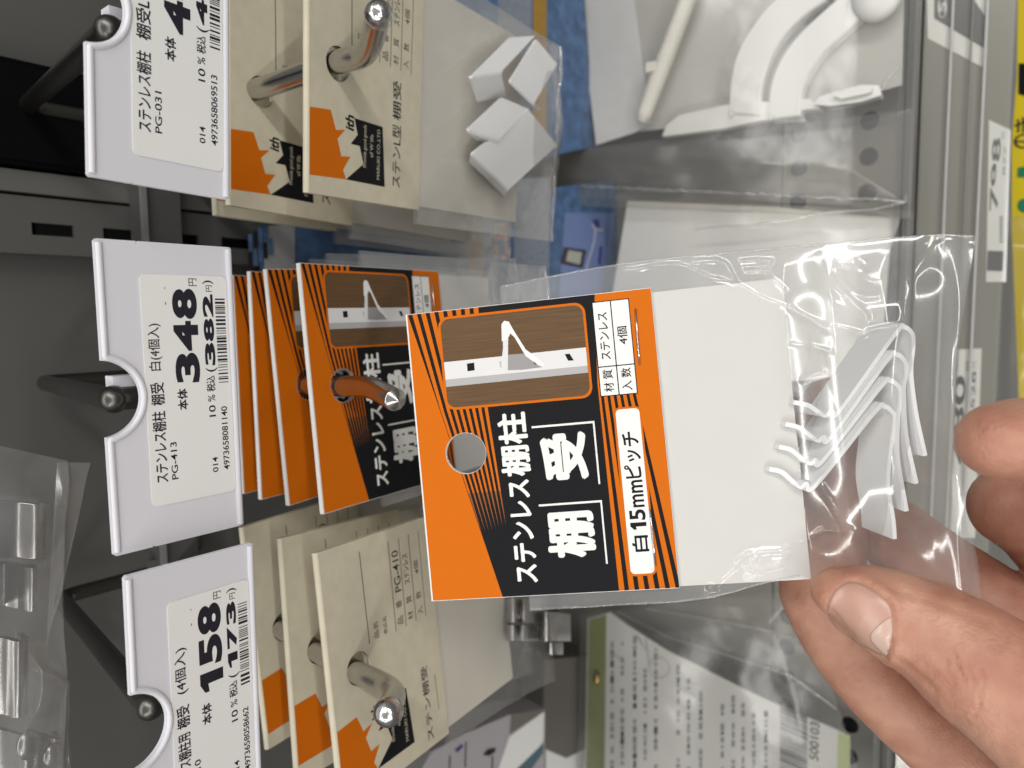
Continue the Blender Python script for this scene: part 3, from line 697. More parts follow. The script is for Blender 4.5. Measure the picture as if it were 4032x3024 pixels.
# ------------------------------------------------------------------ the pack in the hand
hp = orange_pack(HELD, 'orange and black bracket pack held up by the hand in front of the shelf')
hp['group'] = 'orange and black packs of shelf brackets'
z3 = lambda pts, off=0: sheet_px(*HELD, [(2500 + x * .6927, 900 + y * .6927) for x, y in pts], off)
z4 = lambda pts, off=0: sheet_px(*HELD, [(2800 + x * .9187, 1500 + y * .9187) for x, y in pts], off)
Z3 = lambda pts: [(2500 + x * .6927, 900 + y * .6927) for x, y in pts]
Z4 = lambda pts: [(2800 + x * .9187, 1500 + y * .9187) for x, y in pts]
creases = [(Z3([(-40, 240), (0, 236), (120, 212), (240, 205), (320, 235), (350, 250), (430, 285), (550, 303), (600, 330), (700, 390), (790, 425), (870, 450), (1000, 520), (1060, 560), (1110, 587), (1150, 563), (1220, 580), (1290, 605), (1320, 583), (1400, 570), (1480, 556)]), .42, .34),
          (Z3([(350, 190), (460, 186), (510, 205), (530, 240), (560, 300)]), .5, .4), (Z3([(1050, 160), (1090, 250), (1150, 330), (1200, 380), (1260, 450), (1310, 505)]), .5, .42),
          (Z3([(1110, 130), (1190, 128), (1215, 155), (1150, 185), (1130, 220), (1175, 250), (1170, 290), (1200, 330), (1260, 375), (1320, 390), (1380, 380), (1405, 350), (1390, 310), (1360, 285), (1325, 275), (1300, 240), (1265, 215), (1230, 170), (1205, 120)]), .5, .42),
          (Z3([(1205, 120), (1260, 155), (1305, 185)]), .4, .35), (Z3([(1395, 288), (1460, 250), (1530, 200), (1600, 120), (1690, 60), (1760, 42), (1850, 50), (1930, 68)]), .6, .5),
          (Z3([(600, 190), (690, 182), (770, 185)]), .4, .36), (Z3([(620, 240), (700, 240), (755, 205)]), .4, .36), (Z3([(750, 255), (790, 300), (855, 355)]), .4, .36), (Z3([(890, 655), (1000, 670), (1100, 700)]), .35, .4), (Z3([(960, 860), (1000, 830), (1060, 815)]), .35, .4),
          (Z4([(-20, 905), (0, 880), (50, 835), (110, 785), (150, 740), (210, 728), (300, 722), (360, 690), (425, 668), (480, 635), (520, 640)]), .5, .4), (Z4([(115, 765), (150, 742), (195, 745), (185, 775), (150, 790), (200, 800), (260, 770), (310, 765), (330, 740)]), .4, .36),
          (Z4([(150, 835), (180, 850), (230, 805), (290, 790)]), .35, .4), (Z4([(560, 648), (595, 645), (618, 680), (580, 705), (550, 745), (545, 775)]), .6, .45), (Z4([(470, 450), (520, 540), (570, 640)]), .35, .5),
          (Z4([(-20, 955), (10, 925), (15, 900), (-10, 880)]), .5, .4)]
A0, A1, B0, B1 = -3.2, 71.2, 22.4, 122.4
bot_px = sheet_px(*HELD, [(3843, 930), (3800, 1180), (3772, 1373), (3762, 1500), (3761, 1744), (3790, 1920), (3826, 2102), (3850, 2200)])
def bottom(A):
    xs = np.array([p[0] for p in bot_px])[::-1]; ys = np.array([p[1] for p in bot_px])[::-1]; return np.interp(A, xs, ys)
left_px = sheet_px(*HELD, [(2660, 2372), (2800, 2355), (2900, 2330), (3000, 2300), (3150, 2268), (3300, 2300), (3850, 2420)])
right_px = sheet_px(*HELD, [(1973, 1128), (2300, 1062), (2500, 1031), (2960, 985), (3300, 958), (3500, 937), (3720, 922), (3843, 928)])
def warp(A, Bm):
    s = (A - A0) / (A1 - A0); q = (Bm - B0) / (B1 - B0)
    for _ in range(2):
        lft = np.interp(Bm, [B0] + [p[1] for p in left_px], [-3.2] + [p[0] for p in left_px]); rgt = np.interp(Bm, [p[1] for p in right_px], [p[0] for p in right_px])
        A2 = lft + s * (rgt - lft); Bm = B0 + q * (bottom(A2) - B0)
    return A2, Bm
def hbase(A, Bm):
    lo = np.clip((Bm - 80) / 15, 0, 1); lo = lo * lo * (3 - 2 * lo)
    e = np.clip((A1 - A) / 16, 0, 1) * np.clip((A + 1) / 24, 0, 1) * np.clip((bottom(A) - Bm) / 15, 0, 1); e = e * e * (3 - 2 * e)
    h = -.5 + .25 * np.clip((Bm - 55.5) / 1.5, 0, 1) + lo * e * (6.0 + .38 * vnoise(A / 24 + Bm / 50 + .4, Bm / 21 - A / 60, 41) + 0.05 * vnoise(A / 8 + Bm / 30, Bm / 8, 42))
    h += .12 * vnoise(A / 10, Bm / 25, 43) + np.clip((Bm - 56) / 8, 0, 1) * .16 * np.abs(vnoise(A / 12 + .3, Bm / 14, 44))
    hem = np.clip((Bm - (bottom(A) - 8)) / 8, 0, 1); h += hem * .35 * np.abs(vnoise(A / 30, Bm / 3.0, 45))
    return h
ridges = []
for pts, wd, ht in creases:                      # follow each crease on the bulged film
    run = []
    for p in pts:
        off = 0.0
        for _ in range(5): a, c = sheet_px(*HELD, [p], off)[0]; off = .5 * off + .5 * float(hbase(np.array([a]), np.array([c]))[0])
        run.append((a, c))
    ridges.append((run, wd, ht))
def hfront(A, Bm):
    h = hbase(A, Bm)
    for pts, wd, ht in ridges: h += ht * np.exp(-(polydist(A, Bm, pts) / (1.45 * wd)) ** 2) * (1 + .15 * vnoise(A / 1.6, Bm / 1.6, 52))
    return h
P = bag_sheet(A0, A1, B0, B1, hfront, .2, warp)
big_grid('bag', P, FILMHELD, hp)
P = bag_sheet(A0, A1, B0, B1, lambda A, Bm: -1.4 - np.clip((Bm - 84) / 10, 0, 1) * np.clip((A1 - A) / 9, 0, 1) * np.clip((A + 1) / 20, 0, 1) * np.clip((bottom(A) - Bm) / 9, 0, 1) * (4.5 + 1.0 * vnoise(A / 8, Bm / 8, 47)), .8, warp)
big_grid('bag_back', P, FILM, hp)
for pts in (right_px, left_px[:5]):              # welded side seams catch the lamps
    b = MB(); pp = [(-3.25, B0)] + list(pts) if pts is not right_px else list(pts)
    pp = [(a, -(-.6 + .2 * vnoise(np.array([a / 3.]), np.array([c / 7.]), 48)[0]), -c) for a, c in [tuple(k) for k in np.array([[np.interp(t, range(len(pp)), [q[0] for q in pp]), np.interp(t, range(len(pp)), [q[1] for q in pp])] for t in np.linspace(0, len(pp) - 1, 60)])]]
    b.tube(pp, .26, FILM, 10); b.build('side_seam', hp)

# four white brackets nested in the held bag
prof = [([(905, 988), (985, 1005), (1040, 1040), (1085, 1062), (1120, 1040), (1165, 1036)], [(1480, 600), (1530, 560), (1578, 600), (1583, 680)], [(1572, 820), (1600, 1050), (1652, 1292)]),
        ([(858, 1112), (930, 1130), (1000, 1180), (1045, 1204), (1075, 1185), (1118, 1184)], [(1430, 755), (1485, 715), (1535, 755), (1541, 830)], [(1530, 930), (1545, 1180), (1602, 1450)]),
        ([(818, 1240), (890, 1260), (950, 1308), (1000, 1334), (1030, 1315), (1070, 1318)], [(1395, 905), (1450, 865), (1503, 905), (1508, 980)], [(1497, 1080), (1496, 1300), (1546, 1607)]),
        ([(764, 1367), (835, 1385), (900, 1440), (945, 1468), (975, 1450), (1028, 1460)], [(1360, 1048), (1420, 1012), (1470, 1052), (1474, 1120)], [(1456, 1250), (1440, 1450), (1470, 1660), (1478, 1765)])]
words = ('uppermost', 'second', 'third', 'lowest')
for i, (tab, bend_, leg) in enumerate(prof):
    pts = tab + bend_ + leg
    offs = [1.0] * 3 + [2.0] * 3 + [4.6] * 4 + [4.6] * len(leg)
    P = [(a, c, o) for (a, c), o in zip([z3([p], o)[0] for p, o in zip(pts, offs)], offs)]
    fine = smooth_path(P, 12 * (len(P) - 1))
    # the tab end is narrower than the strip
    vs, fs = strip(fine, np.array([1.2, -3.4, -8.0]), .95)
    b = MB(); b.add(vs, fs, ENAMEL, False); o = b.build('shelf_bracket'); o.matrix_world = pose(*HELD)
    bv = o.modifiers.new('edge', 'BEVEL'); bv.width = .00015; bv.segments = 2; bv.limit_method = 'ANGLE'; bv.angle_limit = math.radians(50)
    tag(o, '%s of the four white bent brackets nested in the held bag' % words[i], 'shelf bracket', 'white brackets in the held bag')

# ------------------------------------------------------------------ goods lower down: blue packs, towel bracket pack, white cards, leaflet, boxes
def flat(poly_px, plane, off, m, b, thick=None):   # polygon at pixels on a plane function, lifted off along the plane normal
    pass
class Board:                                     # a rigid sheet through three seen points; local (a, b) in mm, u axis = image-up direction of the photo
    def __init__(s, o, x, d):
        s.o = np.array(o, float); s.x = np.array(x, float) / np.linalg.norm(x); d = np.array(d, float); d = d - s.x * (d @ s.x); s.d = d / np.linalg.norm(d); s.n = np.cross(s.d, s.x)
        if s.n @ s.o > 0: s.n = -s.n             # towards the viewer
    def uv(s, u, v, off=0):
        r = ray(u, v); k = ((s.o + s.n * off) @ s.n) / (r @ s.n); p = r * k - s.o; return (p @ s.x, p @ s.d)
    def poly(s, px): return [s.uv(*p) for p in px]
    def m(s):
        q = np.stack([s.x, -s.n, -s.d], 1); M = Matrix.Identity(4)
        for i in range(3):
            for j in range(3): M[i][j] = q[i, j]
            M[i][3] = s.o[i] * MM
        return M
def board_y(u, v, y, lean=0, yaw=0):             # upright sheet, leaned back by lean degrees
    l, w = math.radians(lean), math.radians(yaw); return Board(on_y(u, v, y), (math.cos(w), math.sin(w), 0), (0, -math.sin(l), -math.cos(l)))
def board_z(u, v, z, tip=0, roll=0):             # lying sheet; tip lifts its rear edge
    l, r = math.radians(tip), math.radians(roll); return Board(on_z(u, v, z), (math.cos(r), 0, math.sin(r)), (0, -math.cos(l), -math.sin(l)))
def film_over(bd, px, m, seed, parent, h0=3, amp=2.0, name='bag', n=90, fine=.3, sc=16):
    q = [np.array(bd.uv(*p)) for p in px]        # four corners in order
    S, T = np.meshgrid(np.linspace(0, 1, n), np.linspace(0, 1, n))
    A = (1 - S) * (1 - T) * q[0][0] + S * (1 - T) * q[1][0] + S * T * q[2][0] + (1 - S) * T * q[3][0]
    C = (1 - S) * (1 - T) * q[0][1] + S * (1 - T) * q[1][1] + S * T * q[2][1] + (1 - S) * T * q[3][1]
    e = np.clip(np.minimum(np.minimum(S, 1 - S), np.minimum(T, 1 - T)) * 8, 0, 1)
    Z = h0 * e + e * amp * (.6 * vnoise(A / (2.2 * sc) + C / (5 * sc), C / (1.6 * sc) - A / (4 * sc), seed) + .14 * vnoise(A / sc - C / (1.7 * sc), C / sc + A / (1.7 * sc), seed + 3)) + fine * .4 * np.abs(vnoise(A / 7 + C / 23, C / 17, seed + 1)) * e
    return big_grid(name, np.stack([A, -Z, -C], -1), m, parent)

BLUE = mat('blue print', (.075, .145, .28), .45, var=.9, vscale=170)
BLUE2 = mat('pale blue print', (.17, .235, .46), .45, var=.12, vscale=40)
OCHRE = mat('ochre print', (.36, .20, .03), .5, var=.2, vscale=200)
GREYBLUE = mat('grey blue print', (.22, .25, .31), .5, var=.5, vscale=600)
REDP = mat('red print', (.50, .09, .03), .5)
def blue_pack(label, bd, body, bits, words_=None, film_px=None, seed=1):
    t = thing('blue_pack', label, 'retail pack', 'blue packs hung at the back', m=bd.m())
    b = MB(); b.prism(bd.poly(body), -3.0, 0, BLUE); card = b.build('card', t)
    for i, (px, m) in enumerate(bits): b = MB(); b.sheet(bd.poly(px), .12 + .06 * i, m); b.build('printed_stripe' if m is OCHRE else 'printed_panel', card)
    return t, card
bd = board_y(2100, 960, 232, 4)
t, card = blue_pack('blue pack with a red and white word and a small clock picture, between the hooks', bd, [(1040, 1500), (1040, 890), (2476, 700), (2390, 1500)],
    [([(1040, 1500), (1040, 890), (1160, 885), (1160, 1500)], PICGREY), ([(1835, 1400), (1842, 720), (1905, 720), (1898, 1400)], OCHRE),
     ([(2018, 1400), (2025, 700), (2165, 700), (2155, 1400)], GREYBLUE), ([(2195, 1230), (2222, 838), (2420, 838), (2360, 1230)], BLUE2),
     ([(2205, 1038), (2218, 972), (2306, 985), (2292, 1056)], mat('dark clock print', (.05, .03, .04), .4)), ([(2226, 1028), (2236, 985), (2290, 994), (2282, 1042)], mat('clock face print', (.42, .45, .38), .4)),
     ([(2330, 868), (2352, 862), (2362, 892), (2340, 896)], mat('indigo print', (.06, .05, .22), .4)),
     ([(2338, 900), (2372, 902), (2370, 912), (2338, 908)], PICGREY), ([(2352, 1040), (2358, 970), (2368, 972), (2362, 1044)], mat('indigo print', (.06, .05, .22), .4))])
b = MB(); pts = bd.poly([(2328, 880), (2340, 905), (2336, 950), (2318, 1010), (2304, 1060)])
for p, q in zip(pts[:-1], pts[1:]): stroke(b, p, q, .9, .75, PICWHITE)
b.build('printed_arm', card); b = MB()
a0, c0 = bd.uv(1934, 1010); a1, c1 = bd.uv(2000, 880)
a2 = a0 + (a1 - a0) * 1.0
write(b, 'これ', a0 - 1, c0 - .8, a2 + 1, c1 + .8, .8, PICWHITE, .075); write(b, 'これ', a0, c0, a2, c1, .84, REDP, .02)
b.build('printed_word', card); b = MB()
for i in range(9):                               # dim rows of small print in the upper label
    a, c = bd.uv(975 + 20 * (i % 5), 1060 - 14 * i); b.sheet([(a, c), (a + 6, c), (a + 6, c + 1.5), (a, c + 1.5)], .8 + .01 * i, BLUE if i % 3 else INK)
b.build('small_print', card)
bd = board_y(2200, 300, 226, 4)
t, card = blue_pack('blue speckled pack with an ochre stripe, behind the frontmost white angle brackets', bd, [(1500, 560), (1500, -160), (2290, -160), (2345, 575), (2060, 640)],
    [([(1960, 620), (1960, -150), (2092, -150), (2090, 620)], GREYBLUE), ([(2096, 600), (2098, -150), (2152, -150), (2150, 600)], OCHRE)])

# clear pack with the white curved bracket and rod
PLAST = mat('white plastic', (.74, .735, .70), .38, var=.02)
bd = board_z(2900, 400, -345, 6)
t = thing('curved_bracket_pack', 'large clear bag holding a white curved bracket and a rod on the shelf', 'retail pack', m=bd.m())
b = MB(); b.prism(bd.poly([(2262, -120), (2480, -120), (2560, 480), (2500, 520), (2345, 570)]), -1.2, -.6, mat('grey white card', (.72, .715, .71), .6)); b.prism(bd.poly([(2500, 515), (2480, -120), (3560, -120), (3550, 330), (3230, 420), (2880, 470), (2640, 500)]), -2.6, -2.0, mat('shaded white card', (.50, .49, .46), .6)); b.build('backing_card', t)  # second sheet: shaded stretch of the white card, its shade painted as grey
film_over(bd, [(2200, 700), (2200, -150), (3640, -150), (3590, 800)], FILMX, 61, t, 5, 3, sc=30)
bm = film('smoky film fold', tint=(.86, .845, .81), haze=.10, rough=.22, gain=.55)
film_over(bd, [(2130, 805), (2180, 600), (3590, 430), (3590, 862)], bm, 64, t, 2.2, 1.6, 'bag_fold', sc=12)
b = MB()
L = np.array(bd.uv(2300, 735)); Q = np.array(bd.uv(3570, 795)); rs = np.random.RandomState(5)
pp = [(L[0] + (Q[0] - L[0]) * s + .25 * rs.randn(), -2.2 - .45 * rs.rand(), -(L[1] + (Q[1] - L[1]) * s + .25 * rs.randn())) for s in np.linspace(0, 1, 150)]
b.tube(pp, [.35 + .35 * rs.rand() for _ in pp], film('welded film', haze=.25, rough=.1, gain=2.0), 8); b.build('crimped_seam', t)
b = MB(); pp = [bd.uv(*p) for p in [(2745, 905), (2800, 898), (2860, 893), (2960, 890), (3040, 878), (3120, 870), (3200, 850), (3290, 838), (3380, 832), (3440, 828), (3565, 800), (3572, 770)]]
b.tube([(a, -3.0, -c) for a, c in pp], .4, film('welded film'), 8); b.build('film_edge', t)
b = MB(); pp = [bd.uv(*p) for p in [(3560, 260), (3535, 290), (3500, 330), (3480, 370)]]; b.tube([(a, -6.0, -c) for a, c in pp], [.1, .5, .6, .1], film('welded film'), 8); b.build('film_crease', t)
t2 = thing('curved_bracket', 'white plastic bracket with two curved ribs inside the large clear bag', 'bracket', m=bd.m())
def band(px_out, px_in, o0, o1, m):
    b = MB(); po = [bd.uv(*p) for p in px_out]; pi_ = [bd.uv(*p) for p in px_in]
    def dense(p): return [(q[0], q[1]) for q in smooth_path([(x, y, 0) for x, y in p], 8 * (len(p) - 1))]
    po, pi_ = dense(po), dense(pi_); n = len(po)
    vs = [(a, -o1, -c) for a, c in po] + [(a, -o1, -c) for a, c in pi_] + [(a, -o0, -c) for a, c in po] + [(a, -o0, -c) for a, c in pi_]
    fs = []
    for i in range(n - 1): fs += [[i, i + 1, n + i + 1, n + i], [2 * n + i, 2 * n + i + 1, 3 * n + i + 1, 3 * n + i], [i, i + 1, 2 * n + i + 1, 2 * n + i], [n + i, n + i + 1, 3 * n + i + 1, 3 * n + i]]
    fs += [[0, n, 3 * n, 2 * n], [n - 1, 2 * n - 1, 4 * n - 1, 3 * n - 1]]
    b.add(vs, fs, m); return b
o = band([(2898, 460), (2905, 340), (2930, 230), (2985, 130), (3070, 30), (3200, -60)], [(3010, 470), (3015, 350), (3045, 250), (3100, 160), (3180, 80), (3280, 10)], 0, 6, PLAST).build('outer_rib', t2)
bv = o.modifiers.new('edge', 'BEVEL'); bv.width = .0012; bv.segments = 3; bv.limit_method = 'ANGLE'
o = band([(3052, 480), (3058, 370), (3090, 270), (3150, 180), (3240, 90), (3390, -40)], [(3165, 470), (3170, 380), (3195, 310), (3240, 240), (3310, 170), (3420, 70)], 0, 6, PLAST).build('inner_rib', t2)
bv = o.modifiers.new('edge', 'BEVEL'); bv.width = .0012; bv.segments = 3; bv.limit_method = 'ANGLE'
b = MB(); b.prism(bd.poly([(2622, 545), (2640, 500), (2690, 462), (2890, 418), (3200, 400), (3240, 440), (3180, 440), (3050, 480), (3000, 484), (2860, 515)]), 0, 5, PLAST); o = b.build('base_plate', t2)
bv = o.modifiers.new('edge', 'BEVEL'); bv.width = .0012; bv.segments = 3; bv.limit_method = 'ANGLE'
b = MB(); b.prism(bd.poly([(3215, 425), (3240, 395), (3300, 375), (3400, 350), (3470, 352), (3480, 390), (3400, 415), (3280, 432)]), 1, 7, PLAST); b.prism(bd.poly([(3290, 395), (3380, 366), (3450, 362), (3440, 385), (3330, 408)]), 7, 9, PLAST); o = b.build('mount', t2)
bv = o.modifiers.new('edge', 'BEVEL'); bv.width = .001; bv.segments = 3; bv.limit_method = 'ANGLE'
b = MB(); c = bd.uv(3460, 0); b.ball((c[0], -6, -c[1]), 11, PLAST, 24, np.array([1, .5, .9])); b.build('end_knob', t2)
p0, p1 = bd.uv(2540, 490), bd.uv(2765, -100)
t3 = thing('plastic_rod', 'ribbed cream plastic rod lying in the large clear bag', 'rod', m=bd.m())
b = MB(); n = 70; rad = []
for i in range(n): s = i / (n - 1); rad.append((4.3 - .9 * (s < .04)) * (1 - (.04 if i % 9 == 0 and s > .3 else 0)) * (.9 + .1 * min(1, s * 4)))
rad[0] = 2.2
b.tube([(p0[0] + (p1[0] - p0[0]) * i / (n - 1), -5, -(p0[1] + (p1[1] - p0[1]) * i / (n - 1))) for i in range(n)], rad, mat('cream plastic', (.68, .66, .58), .4, var=.02), 24); b.build('shaft', t3)
c = bd.uv(2590, 283); b = MB(); b.prism([(c[0] - 2.4, c[1] - 2.4), (c[0] + 2.4, c[1] - 2.4), (c[0] + 2.4, c[1] + 2.4), (c[0] - 2.4, c[1] + 2.4)], 8.2, 9.4, mat('cream plastic', (.68, .66, .58), .4)); b.build('moulded_square', t3)

# white card pack behind the hand-held bag
bd = board_z(2950, 1050, -352, 5)
t = thing('white_card_pack', 'clear bagged plain white card lying on the shelf behind the held bag', 'retail pack', m=bd.m())
b = MB(); b.prism(bd.poly([(2390, 1500), (2410, 1160), (2470, 790), (3050, 815), (3542, 862), (3505, 980), (3460, 1500)]), -1.2, -.4, mat('soft white card', (.80, .79, .77), .6, var=.05, vscale=18)); b.build('card', t)
film_over(bd, [(2330, 1560), (2420, 770), (3600, 835), (3560, 1560)], FILMX, 71, t, 2.5, 2.2, sc=20)

# leaflet pack with green edges
GREEN = mat('olive green print', (.19, .21, .07), .5, var=.1, vscale=80); LGREEN = mat('light green print', (.40, .46, .20), .5)
LEAF = mat('leaflet paper', (.60, .595, .565), .6, var=.04, vscale=30); FAINT = mat('faint ink', (.22, .22, .23), .6)
bd = board_z(2800, 2750, -338, 4)
t = thing('leaflet_pack', 'clear pack with a green edged printed leaflet and a barcode, below the hand', 'retail pack', m=bd.m())
outline = [(2300, 3150), (2312, 2440), (2400, 2412), (2480, 2470), (2620, 2560), (2800, 2650), (2960, 2730), (3110, 2800), (3260, 2860), (3345, 2900), (3345, 3150)]
b = MB(); b.prism(bd.poly(outline), -1.2, -.5, LEAF); leaf = b.build('leaflet', t)
b = MB(); b.sheet(bd.poly([(2304, 3140), (2316, 2442), (2386, 2420), (2378, 3140)]), -.40, GREEN); b.build('green_border', leaf); b = MB(); b.sheet(bd.poly([(3292, 3140), (3300, 2884), (3345, 2902), (3345, 3140)]), -.40, LGREEN); b.build('green_border', leaf)
b = MB(); rs = random.Random(4)
for row in range(15):                            # unreadably small print: rows of marks
    u = 2410 + row * 43 + rs.randint(-4, 4); v = 3100; vtop = 2470 + max(0, (u - 2470)) * .52 + rs.randint(20, 140)
    if row in (5, 9): continue
    while v > vtop:
        l = rs.randint(8, 30)
        if rs.random() < .82:
            w = rs.choice((10, 13, 15)); b.sheet(bd.poly([(u - w / 2, v), (u - w / 2, v - l), (u + w / 2, v - l - 1), (u + w / 2, v - 1)]), -.40 + rs.random() * .05, FAINT if rs.random() < .75 else INK)
        v -= l + rs.randint(3, 12)
pp = bd.poly(circle((2595, 2630), 40, 22))
for p, q in zip(pp, pp[1:] + pp[:1]): stroke(b, p, q, .35, -.33, FAINT)
for p, q in (((2500, 2500), (2545, 2560)), ((2510, 2505), (2530, 2540)), ((2540, 2500), (2555, 2620)), ((2400, 2560), (2460, 2610))): stroke(b, bd.uv(*p), bd.uv(*q), .5, -.33, FAINT)
b.build('small_print', leaf)
b = MB(); c0, c1 = bd.uv(3075, 3080), bd.uv(3175, 2775)
rs = random.Random(9); v = 3070
while v > 2770:
    w = rs.choice((3, 3, 5, 8)); sh = 26; b.sheet(bd.poly([(3070, v), (3070, v - w), (3178, v - w + sh + 20), (3178, v + sh + 20)]), -.36, INK); v -= w + rs.choice((4, 4, 6, 8))
a0, c0 = bd.uv(3190, 2990); a1, c1 = bd.uv(3226, 2850)
write(b, '500103', a0, min(c0, c1) - .5, a1, max(c0, c1), -.36, INK, .01)
b.build('printed_barcode', leaf)
film_over(bd, [(2270, 3150), (2285, 2420), (3150, 2320), (3420, 3150)], FILMX, 81, t, 3, 2.4, sc=18)
b = MB(); c = bd.uv(2354, 2670); b.ball((c[0], -1.2, -c[1]), 3.6, mat('brass', (.50, .33, .10), .28, 1.0), 24, np.array([1.0, .5, .55])); b.build('eyelet', t)
bd2 = board_z(2900, 2480, -352, 3)
t = thing('folded_film_bag', 'empty folded clear film lying on the shelf beyond the leaflet', 'bag', m=bd2.m())
film_over(bd2, [(2420, 2440), (2480, 2330), (3350, 2380), (3500, 2850)], film('smoky film fold'), 84, t, 2.5, 2.5, 'film_sheet', sc=14)
for k, px in enumerate(([(2440, 2400), (2640, 2500), (2900, 2580), (3120, 2650), (3300, 2780)], [(2560, 2390), (2800, 2430), (3060, 2480), (3180, 2520)])):
    b = MB(); b.tube([(a, -3.2, -c) for a, c in [bd2.uv(*p) for p in px]], .45, film('welded film'), 8); b.build('fold_edge', t)

# cartons below the steel clips
BOXW = mat('carton white', (.72, .715, .70), .5, var=.04, vscale=30); BOXG = mat('carton taupe', (.145, .132, .118), .5, var=.06, vscale=40); BOXL = mat('carton lilac grey', (.36, .34, .35), .5, var=.05)
bd = board_y(2200, 2850, 238, 8)
t = thing('taupe_carton', 'taupe and white carton standing beside the green edged leaflet', 'carton', m=bd.m())
b = MB(); b.prism(bd.poly([(2140, 3200), (2140, 2600), (2330, 2580), (2330, 3200)]), -18, 0, BOXG); bx = b.build('carton_body', t)
b = MB(); b.sheet(bd.poly([(2148, 3190), (2148, 2950), (2230, 2985), (2326, 2935), (2326, 3190)]), .2, BOXW); b.build('printed_panel', bx)
bd = board_y(1950, 2850, 226, 8)
t = thing('white_carton', 'white and lilac carton with a teal slanting stripe under the cream packs', 'carton', m=bd.m())
b = MB(); b.prism(bd.poly([(1560, 3200), (1700, 2960), (1830, 2890), (2012, 2812), (2146, 2790), (2142, 3200)]), -16, 0, BOXL); bx = b.build('carton_body', t)
b = MB(); b.sheet(bd.poly([(1905, 3190), (2005, 2900), (2142, 2800), (2138, 2915), (1990, 3190)]), .2, BOXW); b.sheet(bd.poly([(1990, 3190), (2030, 3030), (2138, 2925), (2138, 2962), (2040, 3100), (2020, 3190)]), .26, mat('teal print', (.07, .13, .15), .5)); b.sheet(bd.poly([(2005, 2890), (2012, 2812), (2146, 2792), (2143, 2800)]), .3, BOXG)
for u, v0, v1 in ((1765, 3050, 2975), (1828, 3020, 2920), (1932, 3100, 2975), (1962, 3120, 3060)): b.sheet(bd.poly([(u, v0), (u + 3, v1), (u + 8, v1), (u + 5, v0)]), .32, INK)
b.sheet(bd.poly([(1900, 2972), (1920, 2948), (1950, 2944), (1948, 2960), (1925, 2975)]), .33, INK); b.sheet(bd.poly([(1788, 2952), (1815, 2930), (1824, 2938), (1800, 2962)]), .33, mat('indigo print', (.06, .05, .22), .4))
b.build('printed_panel', bx)

# shelf edge: clear riser, price rail and its labels
CLEAR = film('clear acrylic', tint=(.93, .94, .94), haze=.06, rough=.05, gain=1.3)
t = thing('shelf_riser', 'clear acrylic front stop along the shelf edge', 'shelf stop', m=pose((0, 0, 0), (0, DECK_FRONT + 4, DECK_Z)))
b = MB(); b.box((0, 0, 7), (840, 2.6, 14), CLEAR); b.build('riser_strip', t)
b = MB(); b.box((0, -1.8, 14.6), (840, .5, .9), DARK); b.build('rear_edge', t)
b = MB(); b.box((0, -4.2, 5.0), (840, .5, .9), mat('blue grey edge', (.05, .055, .075), .3)); b.build('front_edge', t)
RAILM = mat('rail beige', (.20, .188, .16), .35, var=.05, vscale=12, stretch=(.6, 8, 8))
r0, r1 = np.array([0, DECK_FRONT - 1, DECK_Z - 1.0]), np.array([0, on_z(3966, 700, DECK_Z - 16)[1], DECK_Z - 16])
bd = Board(r0, (1, 0, 0), r1 - r0); RL = np.linalg.norm(r1 - r0)
t = thing('price_rail', 'beige sloping price rail with a clear cover on the shelf front', 'price rail', m=bd.m())
b = MB(); b.prism([(-420, 0), (420, 0), (420, RL), (-420, RL)], -2.5, -1.2, RAILM); b.build('rail_channel', t)
b = MB(); b.prism([(-420, 0), (420, 0), (420, RL), (-420, RL)], .3, .7, film('rail cover', tint=(.95, .95, .93), haze=.05, rough=.16, gain=.6)); b.build('clear_cover', t)
for k, (c, w, m) in enumerate(((RL * .30, .9, PICGREY), (RL * .52, .5, RAILM), (RL * .68, 1.0, PICGREY))):
    b = MB(); b.box((0, -.9, -c), (840, 1.0, w), m); b.build('rail_ridge', t)
LAB2 = mat('rail label paper', (.76, .755, .745), .55, var=.02)
def rail_label(label, px):
    t = thing('shelf_label', label, 'price label', 'paper price labels in the shelf rail', m=bd.m()); b = MB(); b.prism(bd.poly(px), -1.1, -.8, LAB2); return t, b.build('label_card', t)
t, lc = rail_label('pale shelf label with a dark panel and a round emblem, at the photo corner', [(3655, 148), (3650, -150), (3888, -150), (3890, 200), (3868, 260)])
b = MB(); b.sheet(bd.poly([(3680, 70), (3682, -150), (3800, -60), (3890, 72), (3888, 195)]), -.74, mat('dark panel print', (.055, .05, .05), .5)); b.build('dark_panel', lc)
b = MB(); pp = bd.poly([(3712 + 16 * math.cos(g), 25 + 42 * math.sin(g)) for g in np.linspace(0, 6.283, 26)])
for p, q in zip(pp[:-1], pp[1:]): stroke(b, p, q, .35, -.66, PICWHITE)
a0, c0 = bd.uv(3702, 45); a1, c1 = bd.uv(3722, 5); write(b, 'S', a0, min(c0, c1) - .5, a1, max(c0, c1) + .5, -.66, PICWHITE, .02); b.build('round_emblem', lc)
def band_text(b, s, u0, v0, u1, v1, o, m, bold): a0, c0 = bd.uv(u0, v0); a1, c1 = bd.uv(u1, v1); write(b, s, a0, min(c0, c1), a1, max(c0, c1), o, m, bold)
t, lc = rail_label('shelf label reading 798 with a dark square at its left end', [(3885, 1110), (3897, 470), (3982, 510), (3964, 1110)])
b = MB(); band_text(b, '798', 3897, 830, 3945, 540, -.72, mat('grey ink', (.06, .06, .065), .5), .02); band_text(b, '円', 3945, 545, 3962, 520, -.72, FAINT, 0); band_text(b, '877', 3950, 690, 3966, 570, -.72, FAINT, .01)
for i in range(9): b.sheet(bd.poly([(3938, 955 - i * 12), (3938, 947 - i * 12), (3952, 947 - i * 12), (3952, 955 - i * 12)]), -.72, FAINT)
b.build('printed_price', lc)
